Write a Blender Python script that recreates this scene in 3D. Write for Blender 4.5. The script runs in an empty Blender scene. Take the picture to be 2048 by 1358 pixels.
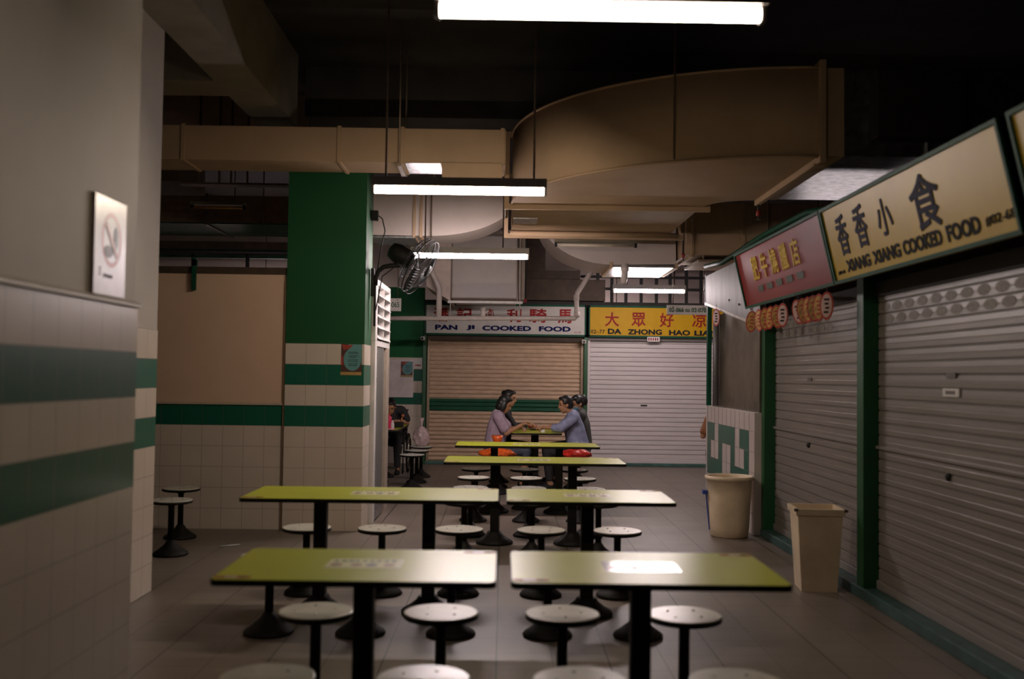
import bpy, bmesh, math, random
from mathutils import Vector, Matrix, Euler
random.seed(7)
PI = math.pi
S = bpy.context.scene
C = S.collection

# ------------------------------------------------------------------ camera
def set_camera():
    yaw, pit, roll, h = .0087, .036, .0129, 1.5176
    cy, sy, cp, sp, cr, sr = math.cos(yaw), math.sin(yaw), math.cos(pit), math.sin(pit), math.cos(roll), math.sin(roll)
    F = Vector((sy*cp, cy*cp, sp)); R = Vector((cy, -sy, 0)); U = Vector((-sy*sp, -cy*sp, cp))
    r = cr*R + sr*U; u = cr*U - sr*R; b = -F
    cam = bpy.data.cameras.new('camera'); o = bpy.data.objects.new('camera', cam); C.objects.link(o)
    o.matrix_world = Matrix(((r.x, u.x, b.x, 0), (r.y, u.y, b.y, 0), (r.z, u.z, b.z, h), (0, 0, 0, 1)))
    cam.sensor_fit = 'HORIZONTAL'; cam.sensor_width = 36; cam.lens = 36*1991/2048
    cam.clip_start = .05; cam.clip_end = 100
    cam.dof.use_dof = True; cam.dof.focus_distance = 14.0; cam.dof.aperture_fstop = 1.6
    S.camera = o
set_camera()

# ------------------------------------------------------------------ world, exposure
W = bpy.data.worlds.new('night'); S.world = W; W.use_nodes = True
W.node_tree.nodes['Background'].inputs[0].default_value = (.9, .75, .55, 1)
W.node_tree.nodes['Background'].inputs[1].default_value = .0015
S.view_settings.view_transform = 'Standard'; S.view_settings.look = 'None'
S.view_settings.gamma = 1.0; S.view_settings.use_curve_mapping = False
S.view_settings.exposure = 0.15
LAMP = 80.0                     # radiance of the lit tubes
WARM, PINK = (1.0, .84, .67), (1.0, .86, .86)

# ------------------------------------------------------------------ materials
MATS = {}
def nodes_of(m):
    m.use_nodes = True
    nt = m.node_tree; return nt, nt.nodes, nt.links, nt.nodes['Principled BSDF']
def M(name, col, rough=.6, metal=0., var=.12, scale=9., spec=.5, bump=0., stretch=None, alpha=1., trans=0.):
    if name in MATS: return MATS[name]
    m = bpy.data.materials.new(name); nt, N, L, B = nodes_of(m)
    tc = N.new('ShaderNodeTexCoord'); no = N.new('ShaderNodeTexNoise')
    no.inputs['Scale'].default_value = scale; no.inputs['Detail'].default_value = 5
    if stretch:
        mp = N.new('ShaderNodeMapping'); mp.inputs['Scale'].default_value = stretch
        L.new(tc.outputs['Object'], mp.inputs[0]); L.new(mp.outputs[0], no.inputs['Vector'])
    else: L.new(tc.outputs['Object'], no.inputs['Vector'])
    rp = N.new('ShaderNodeValToRGB')
    rp.color_ramp.elements[0].position = .3; rp.color_ramp.elements[1].position = .7
    rp.color_ramp.elements[0].color = tuple(c*(1-var) for c in col)+(1,)
    rp.color_ramp.elements[1].color = tuple(min(1, c*(1+var)) for c in col)+(1,)
    L.new(no.outputs['Fac'], rp.inputs[0]); L.new(rp.outputs[0], B.inputs['Base Color'])
    B.inputs['Roughness'].default_value = rough; B.inputs['Metallic'].default_value = metal
    B.inputs['Specular IOR Level'].default_value = spec
    if bump:
        bp = N.new('ShaderNodeBump'); bp.inputs['Strength'].default_value = bump; bp.inputs['Distance'].default_value = .01
        L.new(no.outputs['Fac'], bp.inputs['Height']); L.new(bp.outputs[0], B.inputs['Normal'])
    if alpha < 1: B.inputs['Alpha'].default_value = alpha
    if trans: B.inputs['Transmission Weight'].default_value = trans
    MATS[name] = m; return m
def glow(name, col, s):
    m = bpy.data.materials.new(name); nt, N, L, B = nodes_of(m)
    B.inputs['Base Color'].default_value = col+(1,)
    B.inputs['Emission Color'].default_value = col+(1,); B.inputs['Emission Strength'].default_value = s
    MATS[name] = m; return m
def tile_mat(name, axis, off, top, paint, two=True, tile=(.60, .51, .43), green=(.010, .105, .065)):
    """white wall tiles with green bands; plain paint above `top`"""
    m = bpy.data.materials.new(name); nt, N, L, B = nodes_of(m)
    tc = N.new('ShaderNodeTexCoord'); sx = N.new('ShaderNodeSeparateXYZ'); L.new(tc.outputs['Object'], sx.inputs[0])
    def math_(op, a, b=None, c=None):
        n = N.new('ShaderNodeMath'); n.operation = op
        for i, v in enumerate((a, b, c)):
            if v is None: continue
            if isinstance(v, (int, float)): n.inputs[i].default_value = v
            else: L.new(v, n.inputs[i])
        return n.outputs[0]
    u, z = sx.outputs['XY'.index(axis)], sx.outputs[2]
    def line(c, o):
        fr = math_('FRACT', math_('DIVIDE', math_('ADD', c, 40-o), .2))
        return math_('GREATER_THAN', math_('ABSOLUTE', math_('SUBTRACT', fr, .5)), .4875)
    g = math_('MAXIMUM', line(u, off), line(z, 0.))
    def band(a, b): return math_('MULTIPLY', math_('GREATER_THAN', z, a), math_('LESS_THAN', z, b))
    st = band(1.0, 1.2)
    if two: st = math_('MAXIMUM', st, band(1.4, 1.6))
    no = N.new('ShaderNodeTexNoise'); no.inputs['Scale'].default_value = 3.5; no.inputs['Detail'].default_value = 4
    L.new(tc.outputs['Object'], no.inputs['Vector'])
    def mix(f, a, b):
        n = N.new('ShaderNodeMix'); n.data_type = 'RGBA'
        for k, v in ((0, f), (6, a), (7, b)):
            if isinstance(v, tuple): n.inputs[k].default_value = v+(1,)
            elif isinstance(v, (int, float)): n.inputs[k].default_value = v
            else: L.new(v, n.inputs[k])
        return n.outputs[2]
    white = mix(no.outputs['Fac'], tuple(c*.88 for c in tile), tuple(min(1, c*1.08) for c in tile))
    c = mix(st, white, green)
    c = mix(math_('MULTIPLY', g, .55), c, (.13, .11, .095))
    above = math_('GREATER_THAN', z, top)
    pv = mix(no.outputs['Fac'], tuple(x*.9 for x in paint), tuple(min(1, x*1.08) for x in paint))
    c = mix(above, c, pv); L.new(c, B.inputs['Base Color'])
    B.inputs['Specular IOR Level'].default_value = .28
    r = math_('ADD', .28, math_('MULTIPLY', above, .35)); L.new(r, B.inputs['Roughness'])
    bp = N.new('ShaderNodeBump'); bp.inputs['Strength'].default_value = .25; bp.inputs['Distance'].default_value = .004
    h = math_('SUBTRACT', 1, math_('MULTIPLY', g, math_('SUBTRACT', 1, above))); L.new(h, bp.inputs['Height'])
    L.new(bp.outputs[0], B.inputs['Normal'])
    MATS[name] = m; return m
def floor_mat():
    m = bpy.data.materials.new('floor_tiles'); nt, N, L, B = nodes_of(m)
    tc = N.new('ShaderNodeTexCoord'); sx = N.new('ShaderNodeSeparateXYZ'); L.new(tc.outputs['Object'], sx.inputs[0])
    def math_(op, a, b=None):
        n = N.new('ShaderNodeMath'); n.operation = op
        for i, v in enumerate((a, b)):
            if v is None: continue
            if isinstance(v, (int, float)): n.inputs[i].default_value = v
            else: L.new(v, n.inputs[i])
        return n.outputs[0]
    def line(c, p, o, w):
        fr = math_('FRACT', math_('DIVIDE', math_('ADD', c, 60-o), p))
        return math_('GREATER_THAN', math_('ABSOLUTE', math_('SUBTRACT', fr, .5)), .5-w/p/2)
    gx = math_('MAXIMUM', line(sx.outputs[0], .6, -.015, .008), math_('MULTIPLY', line(sx.outputs[0], .3, -.015, .006), .7))
    gy = math_('MULTIPLY', line(sx.outputs[1], .3, .1, .006), .6)
    g = math_('MAXIMUM', gx, gy)
    no = N.new('ShaderNodeTexNoise'); no.inputs['Scale'].default_value = 1.3; no.inputs['Detail'].default_value = 8
    L.new(tc.outputs['Object'], no.inputs['Vector'])
    wn = N.new('ShaderNodeTexWhiteNoise'); wn.noise_dimensions = '2D'
    sn = N.new('ShaderNodeVectorMath'); sn.operation = 'SNAP'; sn.inputs[1].default_value = (.3, .3, .3)
    L.new(tc.outputs['Object'], sn.inputs[0]); L.new(sn.outputs[0], wn.inputs['Vector'])
    f = math_('ADD', math_('MULTIPLY', no.outputs['Fac'], .8), math_('MULTIPLY', wn.outputs['Value'], .2))
    rp = N.new('ShaderNodeValToRGB'); L.new(f, rp.inputs[0])
    rp.color_ramp.elements[0].position = .25; rp.color_ramp.elements[1].position = .75
    rp.color_ramp.elements[0].color = (.135, .108, .086, 1); rp.color_ramp.elements[1].color = (.195, .160, .130, 1)
    mx = N.new('ShaderNodeMix'); mx.data_type = 'RGBA'; L.new(g, mx.inputs[0]); L.new(rp.outputs[0], mx.inputs[6])
    mx.inputs[7].default_value = (.016, .013, .011, 1); L.new(mx.outputs[2], B.inputs['Base Color'])
    B.inputs['Roughness'].default_value = .42
    bp = N.new('ShaderNodeBump'); bp.inputs['Strength'].default_value = .3; bp.inputs['Distance'].default_value = .004
    L.new(math_('SUBTRACT', 1, g), bp.inputs['Height']); L.new(bp.outputs[0], B.inputs['Normal'])
    return m

GREEN = (.006, .075, .022)
m_green = M('green_paint', GREEN, .45, var=.15, scale=4)
m_frame = M('green_frame', (.008, .066, .034), .55, var=.2, scale=20, spec=.15)
m_black = M('black_metal', (.007, .006, .005), .6, var=.3, scale=14, spec=.25)
m_blackgloss = M('black_plastic', (.008, .008, .009), .3)
m_lime = M('lime_laminate', (.42, .45, .022), .30, var=.06, scale=3, spec=.5)
m_seat = M('white_seat', (.60, .58, .50), .27, var=.10, scale=8, spec=.5)
m_steel = M('bolt_steel', (.7, .68, .65), .25, 1., var=.1)
m_duct = M('duct_paint', (.40, .275, .175), .7, var=.08, scale=2.5, spec=.03)
m_ductp = M('duct_pale', (.44, .37, .33), .4, var=.06, scale=3)
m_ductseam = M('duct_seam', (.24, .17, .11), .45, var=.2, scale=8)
m_galv = M('galvanised', (.40, .40, .41), .36, 1., var=.35, scale=16)
m_stain = M('stainless', (.24, .23, .23), .55, .6, var=.2, scale=7, stretch=(1, 1, .3))
m_panel = M('stained_panel', (.13, .11, .085), .32, .3, var=.45, scale=5)
m_pipe = M('pvc_pipe', (.58, .50, .45), .4, var=.1, scale=14)
m_rod = M('rod', (.10, .065, .045), .5, .3, var=.3)
m_house = M('lamp_housing', (.10, .085, .08), .5, var=.1)
m_housew = M('white_housing', (.42, .38, .36), .5, var=.1)
m_ceil = M('dark_ceiling', (.034, .029, .025), .85, var=.25, scale=3)
m_beam = M('beam_plaster', (.22, .19, .145), .8, var=.12, scale=4)
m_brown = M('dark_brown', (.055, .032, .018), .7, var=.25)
m_dark = M('dark_steel', (.02, .017, .015), .6, var=.3)
m_farwall = M('far_wall', (.62, .50, .46), .7, var=.06, scale=2)
m_white = M('white_paint', (.66, .62, .60), .45, var=.05)
m_greydoor = M('grey_door', (.15, .15, .14), .42, .2, var=.2, scale=6, stretch=(1, 1, .2))
m_bin = M('cream_plastic', (.76, .61, .43), .5, var=.12, scale=5)
m_tubes = {k: glow('lit_tube_'+k, c, LAMP*f) for k, c, f in (('near', WARM, .50), ('warm', WARM, 1.35), ('pink', PINK, 2.4), ('far', PINK, 2.0), ('back', PINK, 2.3), ('side', PINK, .55))}
m_off = M('unlit_tube', (.45, .38, .28), .3)

# ------------------------------------------------------------------ mesh helpers
class MB:
    def __init__(s): s.b = bmesh.new(); s.m = [0]
    def _v(s, pts): return [s.b.verts.new(p) for p in pts]
    def quad(s, *p, mi=0):
        f = s.b.faces.new(s._v(p)); f.material_index = mi; return f
    def box(s, x0, x1, y0, y1, z0, z1, bev=0, mi=0, rot=None, at=None):
        x0, x1 = min(x0, x1), max(x0, x1); y0, y1 = min(y0, y1), max(y0, y1); z0, z1 = min(z0, z1), max(z0, z1)
        vs = s._v([(x, y, z) for x in (x0, x1) for y in (y0, y1) for z in (z0, z1)])
        fs = [s.b.faces.new([vs[i] for i in q]) for q in ((0, 1, 3, 2), (4, 6, 7, 5), (0, 4, 5, 1), (2, 3, 7, 6), (0, 2, 6, 4), (1, 5, 7, 3))]
        for f in fs: f.material_index = mi
        if rot is not None:
            c = Vector(at or ((x0+x1)/2, (y0+y1)/2, (z0+z1)/2))
            bmesh.ops.rotate(s.b, verts=vs, cent=c, matrix=rot)
        if bev:
            es = {e for f in fs for e in f.edges}
            r = bmesh.ops.bevel(s.b, geom=list(es), offset=bev, segments=2, affect='EDGES', profile=.5)
            for f in r['faces']: f.material_index = mi
        return vs
    def prism(s, pts, vec, mi=0, mside=None, bev=0):
        """polygon (list of 3-D points) swept by vec"""
        v = Vector(vec); a = s._v(pts); b = s._v([Vector(p)+v for p in pts]); n = len(pts)
        f1 = s.b.faces.new(a); f2 = s.b.faces.new(b[::-1]); f1.material_index = f2.material_index = mi
        for i in range(n):
            f = s.b.faces.new((a[i], b[i], b[(i+1) % n], a[(i+1) % n]))
            f.material_index = mi if mside is None else mside
        return a+b
    def lathe(s, prof, c=(0, 0, 0), seg=28, mi=0, ax=None, cap=True):
        """prof: (r, h) pairs along axis ax (default +Z) from point c"""
        c = Vector(c); q = Vector((0, 0, 1)).rotation_difference(Vector(ax).normalized()) if ax is not None else None
        rings = []
        for r, h in prof:
            ring = []
            for k in range(seg):
                a = 2*PI*k/seg; p = Vector((r*math.cos(a), r*math.sin(a), h))
                if q: p = q @ p
                ring.append(s.b.verts.new(c+p))
            rings.append(ring)
        for i in range(len(rings)-1):
            for k in range(seg):
                f = s.b.faces.new((rings[i][k], rings[i][(k+1) % seg], rings[i+1][(k+1) % seg], rings[i+1][k])); f.material_index = mi; f.smooth = True
        if cap:
            for r in (rings[0][::-1], rings[-1]):
                f = s.b.faces.new(r); f.material_index = mi
        return [v for r in rings for v in r]
    def tube(s, pts, r, seg=10, mi=0, closed=False):
        pts = [Vector(p) for p in pts]; n = len(pts); rings = []
        up = Vector((0, 0, 1)); prev = None
        for i, p in enumerate(pts):
            if closed: d = (pts[(i+1) % n]-pts[i-1]).normalized()
            else: d = ((pts[min(i+1, n-1)]-p).normalized() + (p-pts[max(i-1, 0)]).normalized())
            d = d.normalized() if d.length > 1e-6 else Vector((0, 0, 1))
            if prev is None:
                a = d.orthogonal().normalized()
            else:
                a = (prev - d*prev.dot(d)); a = a.normalized() if a.length > 1e-6 else d.orthogonal().normalized()
            prev = a; b = d.cross(a); rr = r[i] if isinstance(r, (list, tuple)) else r
            rings.append([s.b.verts.new(p+(a*math.cos(2*PI*k/seg)+b*math.sin(2*PI*k/seg))*rr) for k in range(seg)])
        m = n if closed else n-1
        for i in range(m):
            for k in range(seg):
                f = s.b.faces.new((rings[i][k], rings[i][(k+1) % seg], rings[(i+1) % n][(k+1) % seg], rings[(i+1) % n][k])); f.smooth = True; f.material_index = mi
        if not closed:
            for rg in (rings[0][::-1], rings[-1]):
                f = s.b.faces.new(rg); f.material_index = mi
    def ball(s, c, r, seg=12, mi=0, rot=None):
        mat = Matrix.Translation(Vector(c)) @ (rot.to_4x4() if rot else Matrix()) @ Matrix.Diagonal((*((r, r, r) if not isinstance(r, (tuple, list)) else r), 1))
        g = bmesh.ops.create_uvsphere(s.b, u_segments=seg, v_segments=max(6, seg*2//3), radius=1, matrix=mat)
        for v in g['verts']:
            for f in v.link_faces: f.smooth = True; f.material_index = mi
    def capsule(s, p0, p1, r0, r1, seg=12):
        p0, p1 = Vector(p0), Vector(p1); d = (p1-p0).length; pr = []
        for i in range(5):
            a = -PI/2+PI/2*i/4; pr.append((max(1e-4, r0*math.cos(a)), r0*math.sin(a)))
        for i in range(5):
            a = PI/2*i/4; pr.append((max(1e-4, r1*math.cos(a)), d+r1*math.sin(a)))
        s.lathe(pr, p0, seg, ax=(p1-p0) if d > 1e-6 else None)
    def build(s, name, mats, parent=None, smooth=False):
        bmesh.ops.recalc_face_normals(s.b, faces=s.b.faces[:])
        me = bpy.data.meshes.new(name); s.b.to_mesh(me); s.b.free()
        for m in (mats if isinstance(mats, (list, tuple)) else [mats]): me.materials.append(m)
        if smooth:
            for p in me.polygons: p.use_smooth = True
        return link(name, me, parent)
def link(name, data, parent=None):
    o = bpy.data.objects.new(name, data); C.objects.link(o)
    if parent is not None: o.parent = parent
    return o
def tag(o, label, cat, group=None):
    o['label'] = label; o['category'] = cat
    if group: o['group'] = group
    return o
def thing(name, label, cat, loc=(0, 0, 0), rz=0., group=None):
    o = bpy.data.objects.new(name, None); C.objects.link(o); o.location = loc; o.rotation_euler = (0, 0, rz)
    o.empty_display_size = .1
    return tag(o, label, cat, group)
def struct(o): o['kind'] = 'structure'; return o
def dup(root, loc=None, rz=None, label=None, group=None, depth=2):
    r = root.copy(); C.objects.link(r)
    if loc is not None: r.location = loc
    if rz is not None: r.rotation_euler = (0, 0, rz)
    if label: r['label'] = label
    if group: r['group'] = group
    def rec(src, dst, d):
        if d == 0: return
        for ch in list(src.children):
            c = ch.copy(); C.objects.link(c); c.parent = dst; rec(ch, c, d-1)
    rec(root, r, depth)
    return r
def bake(o, mods, name, mats, parent=None, smooth=True):
    """o: temporary object; apply its modifiers into a fresh mesh object"""
    mods(o); bpy.context.view_layer.update()
    dg = bpy.context.evaluated_depsgraph_get()
    me = bpy.data.meshes.new_from_object(o.evaluated_get(dg)); me.name = name
    d = o.data; bpy.data.objects.remove(o); 
    me.materials.clear()
    for m in (mats if isinstance(mats, (list, tuple)) else [mats]): me.materials.append(m)
    if smooth:
        for p in me.polygons: p.use_smooth = True
    return link(name, me, parent)
def text(body, w, h, mtx, mat, parent, name='lettering', bold=0., depth=.003):
    """raised lettering fitted to w x h, lower-left corner at the origin of mtx (local x right, y up, z out)"""
    cu = bpy.data.curves.new('t', 'FONT'); cu.body = body; cu.size = 1; cu.extrude = .001; cu.resolution_u = 3
    o = bpy.data.objects.new('t', cu); C.objects.link(o); bpy.context.view_layer.update()
    dg = bpy.context.evaluated_depsgraph_get(); me = bpy.data.meshes.new_from_object(o.evaluated_get(dg)); bpy.data.objects.remove(o)
    if bold:      # heavier strokes: the glyph laid over itself, shifted a little each way
        bb = bmesh.new()
        for i, (dx, dy) in enumerate(((1, 0), (-1, 0), (0, 1), (0, -1), (.7, .7), (-.7, -.7), (.7, -.7), (-.7, .7), (0, 0))):
            m2 = me.copy(); m2.transform(Matrix.Translation((dx*bold, dy*bold, i*.0001))); bb.from_mesh(m2); bpy.data.meshes.remove(m2)
        bb.to_mesh(me); bb.free()
    xs = [v.co.x for v in me.vertices]; ys = [v.co.y for v in me.vertices]
    if not xs: return None
    x0, y0 = min(xs), min(ys); kx = w/(max(xs)-x0); ky = h/(max(ys)-y0)
    for v in me.vertices: v.co = Vector(((v.co.x-x0)*kx, (v.co.y-y0)*ky, depth+(v.co.z-.001)*2 if v.co.z > 0 else .0002+(v.co.z+.001)*.5))
    me.transform(mtx); me.materials.clear(); me.materials.append(mat); me.name = name
    return link(name, me, parent)
def frame_mtx(o, x, y):
    x = Vector(x).normalized(); y = Vector(y).normalized(); z = x.cross(y)
    return Matrix(((x.x, y.x, z.x, o[0]), (x.y, y.y, z.y, o[1]), (x.z, y.z, z.z, o[2]), (0, 0, 0, 1)))
FRONT = lambda x, y, z: frame_mtx((x, y, z), (1, 0, 0), (0, 0, 1))      # faces -y

# ================================================================== THE SETTING
CEIL = 4.6
b = MB(); b.box(-9, 6, -3, 22, -.2, 0); struct(b.build('floor', floor_mat()))
b = MB(); b.box(-9, 6, -3, 22, CEIL, CEIL+.2); struct(b.build('ceiling', m_ceil))
b = MB(); b.box(-9, 6, 21, 21.2, 0, CEIL); struct(b.build('wall_back', m_farwall))
b = MB(); b.box(5.8, 6, -3, 21, 0, CEIL); struct(b.build('wall_right', m_ceil))
b = MB(); b.box(-9.2, -9, -3, 21, 0, CEIL); struct(b.build('wall_left', m_ceil))
m_t_near = tile_mat('tiles_near_dimmed', 'Y', .5, 1.8, (.43, .38, .32), tile=(.44, .38, .32), green=(.006, .075, .04))  # same wall tile in a darker copy: foreground dimness put into its colour
m_t_col = tile_mat('tiles_column', 'X', -.105, 1.8, GREEN)
m_t_wall = tile_mat('tiles_low', 'X', -.105, 1.2, (.66, .46, .33), two=False)
m_t_back = tile_mat('tiles_back', 'X', -.05, 1.8, (.008, .115, .035))
# near pillar with a projecting trim over its tiles
b = MB(); b.box(-4.2, -1.648, .8, 4.497, 0, 1.8, bev=.006); b.box(-4.2, -1.660, .8, 4.485, 1.795, CEIL)
struct(b.build('pillar', m_t_near))
b = MB(); b.prism([(-1.66, .8, 1.80), (-1.632, .8, 1.80), (-1.632, .8, 1.812), (-1.66, .8, 1.83)], (0, 3.70, 0)); struct(b.build('trim_1', M('trim_cream', (.5, .44, .38), .5), None))
b = MB(); b.box(-4.2, -2.40, 4.497, 6.936, 0, 1.8, bev=.006); b.box(-4.2, -2.406, 4.485, 6.930, 1.795, CEIL)
struct(b.build('pillar', tile_mat('tiles_second', 'Y', .136, 1.8, (.47, .42, .38))))
# square column
b = MB(); b.box(-2.105, -1.344, 9.64, 10.12, 0, 3.9)
struct(b.build('column', m_t_col))
b = MB(); b.box(-2.125, -2.103, 9.66, 9.70, 0, 2.4); struct(b.build('trim_2', M('brown_trim', (.30, .19, .10), .5)))
# low beige wall with a dark rail on top
b = MB(); b.box(-9, -2.105, 9.69, 9.85, 0, 2.47); struct(b.build('wall_beige', m_t_wall))
b = MB(); b.box(-9, -2.105, 9.665, 9.87, 2.47, 2.535); b.box(-9, -2.11, 9.672, 9.692, 1.2, 1.222, mi=1); struct(b.build('trim_3', [m_brown, M('cream_bead', (.5, .4, .3), .5)]))
# beams under the ceiling
b = MB(); b.box(-2.40, -2.03, -3, 9.60, 3.9, CEIL); struct(b.build('beam', m_beam))
b = MB(); b.box(-9, -2.40, 8.10, 8.55, 3.9, CEIL); struct(b.build('beam', m_beam))
b = MB(); b.box(-9, -2.2, 10.98, 11.0, 3.96, CEIL); struct(b.build('beam', M('lintel_paint', (.42, .30, .25), .8)))
b = MB(); b.box(-2.03, 5.8, 9.95, 10.4, 4.1, CEIL); struct(b.build('beam', m_ceil))
# back left wall beside the far stalls: green over tiles
b = MB(); b.box(-4.5, -1.36, 17.0, 17.2, 0, 3.0); struct(b.build('wall_back_left', m_t_back))
# threshold under the right-hand shutters
b = MB(); b.box(2.50, 2.70, -1, 9.64, 0, .075, bev=.008); struct(b.build('trim_4', M('kerb_green', (.035, .085, .08), .5, var=.3)))
b = MB(); b.box(-1.36, 3.9, 16.93, 17.25, 0, .05, bev=.006); struct(b.build('trim_5', M('kerb_far', (.05, .12, .10), .5, var=.3)))
# stall carcass behind the right-hand shutters (keeps the hall light out)
b = MB(); b.box(2.72, 5.8, -1, 10.1, 2.74, 2.82); b.box(2.74, 2.80, -1, 9.5, .0, 2.74); struct(b.build('wall_stalls', m_ceil))
b = MB(); b.box(-1.36, 3.9, 17.25, 17.33, 0, 2.74); b.box(-1.36, 3.9, 17.1, 18.2, 2.74, 2.80); struct(b.build('wall_far_stalls', m_ceil))

# ================================================================== LAMPS
def tube_light(x, y, z, L, label, rods=(.1, .97), housing=m_house, rot=0., lit='warm'):
    t = thing('tube_light', label, 'ceiling light', (x+L/2, y, z), rot, 'suspended tube lights')
    b = MB(); b.prism([(-L/2, -.030, .028), (-L/2, .030, .028), (-L/2, .062, .020), (-L/2, .066, .024), (-L/2, .046, .088), (-L/2, -.046, .088), (-L/2, -.066, .024), (-L/2, -.062, .020)], (L, 0, 0))
    b.build('housing', housing, t)
    b = MB(); b.tube([(-L/2+.02, 0, 0), (L/2-.02, 0, 0)], .027, 12); b.build('tube', m_tubes[lit], t)
    for s in (-1, 1):
        b = MB(); b.box(s*L/2-.02*(s > 0), s*L/2+.02*(s < 0), -.03, .03, -.03, .03, bev=.004); b.build('end_cap', housing, t)
    for k in rods:
        b = MB(); b.tube([(-L/2+L*k, 0, .085), (-L/2+L*k, 0, CEIL-z)], .008, 8); b.build('rod', m_rod, t)
    return t
tube_light(-.275, 3.72, 2.895, 1.25, 'glowing tube light hanging nearest, cut off by the top edge', (.2, .8), lit='near')
tube_light(-.968, 7.2, 2.855, 1.268, 'long tube light on two rods between beige duct and lime tables', (.078, .927))
tube_light(-1.0, 10.6, 2.785, 1.262, 'lit tube light behind the black wall fan', (.12, .78), m_housew, lit='pink')
tube_light(1.60, 14.6, 2.785, 1.07, 'far lit tube light above the yellow stall sign', (.15, .85), m_housew, lit='far')
tube_light(3.6, 12.15, 2.45, 1.25, 'added unseen tube light in the bay behind the steel hood', (.2, .8), lit='side')  # unseen lamp, added to brighten the side bay and bare duct
tube_light(1.2, 19.4, 2.5, 1.25, 'unseen tube light added behind the far stalls', (.2, .8), lit='back')  # out of sight, added so the gap above the stalls lights up
tube_light(-4.9, 19.4, 2.6, 1.25, 'unseen tube light added beyond the beige wall', (.2, .8), lit='back')  # unseen too, added to light the far wall over the rail
def dead_light(x0, x1, y, z, label, col=m_off, top=None):
    t = thing('tube_light', label, 'ceiling light', ((x0+x1)/2, y, z), 0, 'unlit tube lights'); L = x1-x0
    b = MB(); b.box(-L/2, L/2, -.06, .06, .03, .07, bev=.006); b.build('housing', M('olive_housing', (.14, .115, .07), .5), t)
    b = MB(); b.tube([(-L/2+.03, 0, 0), (L/2-.03, 0, 0)], .018, 10); b.build('tube', col, t)
    for s in (-1, 1):
        b = MB(); b.box(s*(L/2-.03), s*L/2, -.02, .02, -.022, .04); b.build('lamp_holder', m_black, t)
    for s in (-.3, .3):
        b = MB(); b.tube([(s*L, 0, .07), (s*L, 0, (top or CEIL)-z)], .008, 6); b.build('rod', m_rod, t)
dead_light(.625, 1.65, 12.35, 3.15, 'unlit batten light hanging under the far end of the big duct')
dead_light(-3.95, -3.27, 12.5, 3.58, 'unlit tube light in the dark space over the beige wall', M('old_tube', (.50, .24, .07), .4))

# ================================================================== DUCTS
def seam(bm, ring, r=.02): pass
# crossing rectangular duct
t = thing('air_duct', 'straight beige duct crossing over the green column', 'duct', (0, 9.15, 3.42), 0, 'ventilation ducts')
b = MB(); b.box(-8.9, -.0, -.25, .25, 0, .31, bev=.006); b.build('duct_body', m_duct, t)
for x in (-6.2, -4.6, -2.9, -1.50, -.93, -.03):
    b = MB(); b.box(x-.018, x+.018, -.262, .262, -.012, .322, bev=.003); b.build('flange', m_ductseam if x < -4 else m_duct, t)
b = MB(); b.box(-.57, -.03, -.275, -.262, -.15, .0, bev=.003); b.box(-.57, -.03, -.26, .05, -.03, 0); b.build('side_register', m_duct, t)
b = MB(); b.quad((-.91, -.24, -.003), (-.59, -.24, -.003), (-.59, .24, -.003), (-.91, .24, -.003)); b.build('bare_panel', m_galv, t)
for x in (-5.2, -3.4, -.955):
    b = MB(); b.tube([(x, -.28, -.03), (x, -.28, CEIL-3.42)], .008, 6); b.tube([(x, .28, -.03), (x, .28, CEIL-3.42)], .008, 6)
    b.box(x-.02, x+.02, -.30, .30, -.045, -.013); b.build('hanger', m_ductseam, t)
# the big elbow: comes from the right wall side and turns down the hall
cx, cy, z0, z1 = 2.37, 9.75, 3.2, 3.88
t = thing('air_duct', 'huge curved beige duct elbow sweeping over the hall', 'duct', (0, 0, 0), 0, 'ventilation ducts')
b = MB(); n = 36
def arc(R, z): return [Vector((cx-R*math.sin(a), cy-R*math.cos(a), z)) for a in (PI/2*i/n for i in range(n+1))]
o0, o1, i0, i1 = arc(2.3, z0), arc(2.3, z1), arc(.41, z0), arc(.41, z1)
for i in range(n):
    for q in ((o0, o1), (i0, i1)):
        f = b.quad(q[0][i], q[0][i+1], q[1][i+1], q[1][i]); f.smooth = True
    for q in ((o0, i0), (o1, i1)): b.quad(q[0][i], q[0][i+1], q[1][i+1], q[1][i])
bmesh.ops.remove_doubles(b.b, verts=b.b.verts[:], dist=1e-5)
b.build('elbow', m_duct, t)
for z in (z0, z1):
    b = MB(); b.tube([p+Vector((0, 0, 0)) for p in arc(2.305, z)], .011, 6); b.build('rim_seam', m_duct, t)
b = MB(); b.box(.075, 1.95, 9.80, 11.82, 3.21, 3.87, bev=.005); b.build('straight_section', m_duct, t)
for y, x1_ in ((9.775, 2.0), (11.84, 2.11)):
    b = MB(); w = .045
    b.box(.035, x1_, y-.025, y+.025, z0-w, z0+.01, bev=.004); b.box(.035, x1_, y-.025, y+.025, z1-.01, z1+w, bev=.004)
    b.box(.035-w, .04, y-.025, y+.025, z0-w, z1+w, bev=.004); b.box(x1_-.005, x1_+w*.6, y-.025, y+.025, z0-w, z1+w, bev=.004)
    b.build('flange', m_duct, t)
b = MB(); b.tube([(.06, 11.55, 3.17), (2.02, 11.55, 3.17)], .03, 10); b.build('stiffener', m_duct, t)
b = MB(); b.box(.09, .35, 10.62, 10.98, 3.196, 3.209); b.build('bare_panel', m_galv, t)
b = MB(); b.box(2.36, 2.41, 7.40, 9.36, 3.15, 3.93, bev=.006); b.box(2.345, 2.425, 7.5, 7.6, 3.14, 3.16); b.build('flange', m_duct, t)
b = MB(); b.box(2.41, 2.56, 7.45, 9.33, 3.205, 3.88, bev=.004); b.build('collar', m_duct, t)
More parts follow.
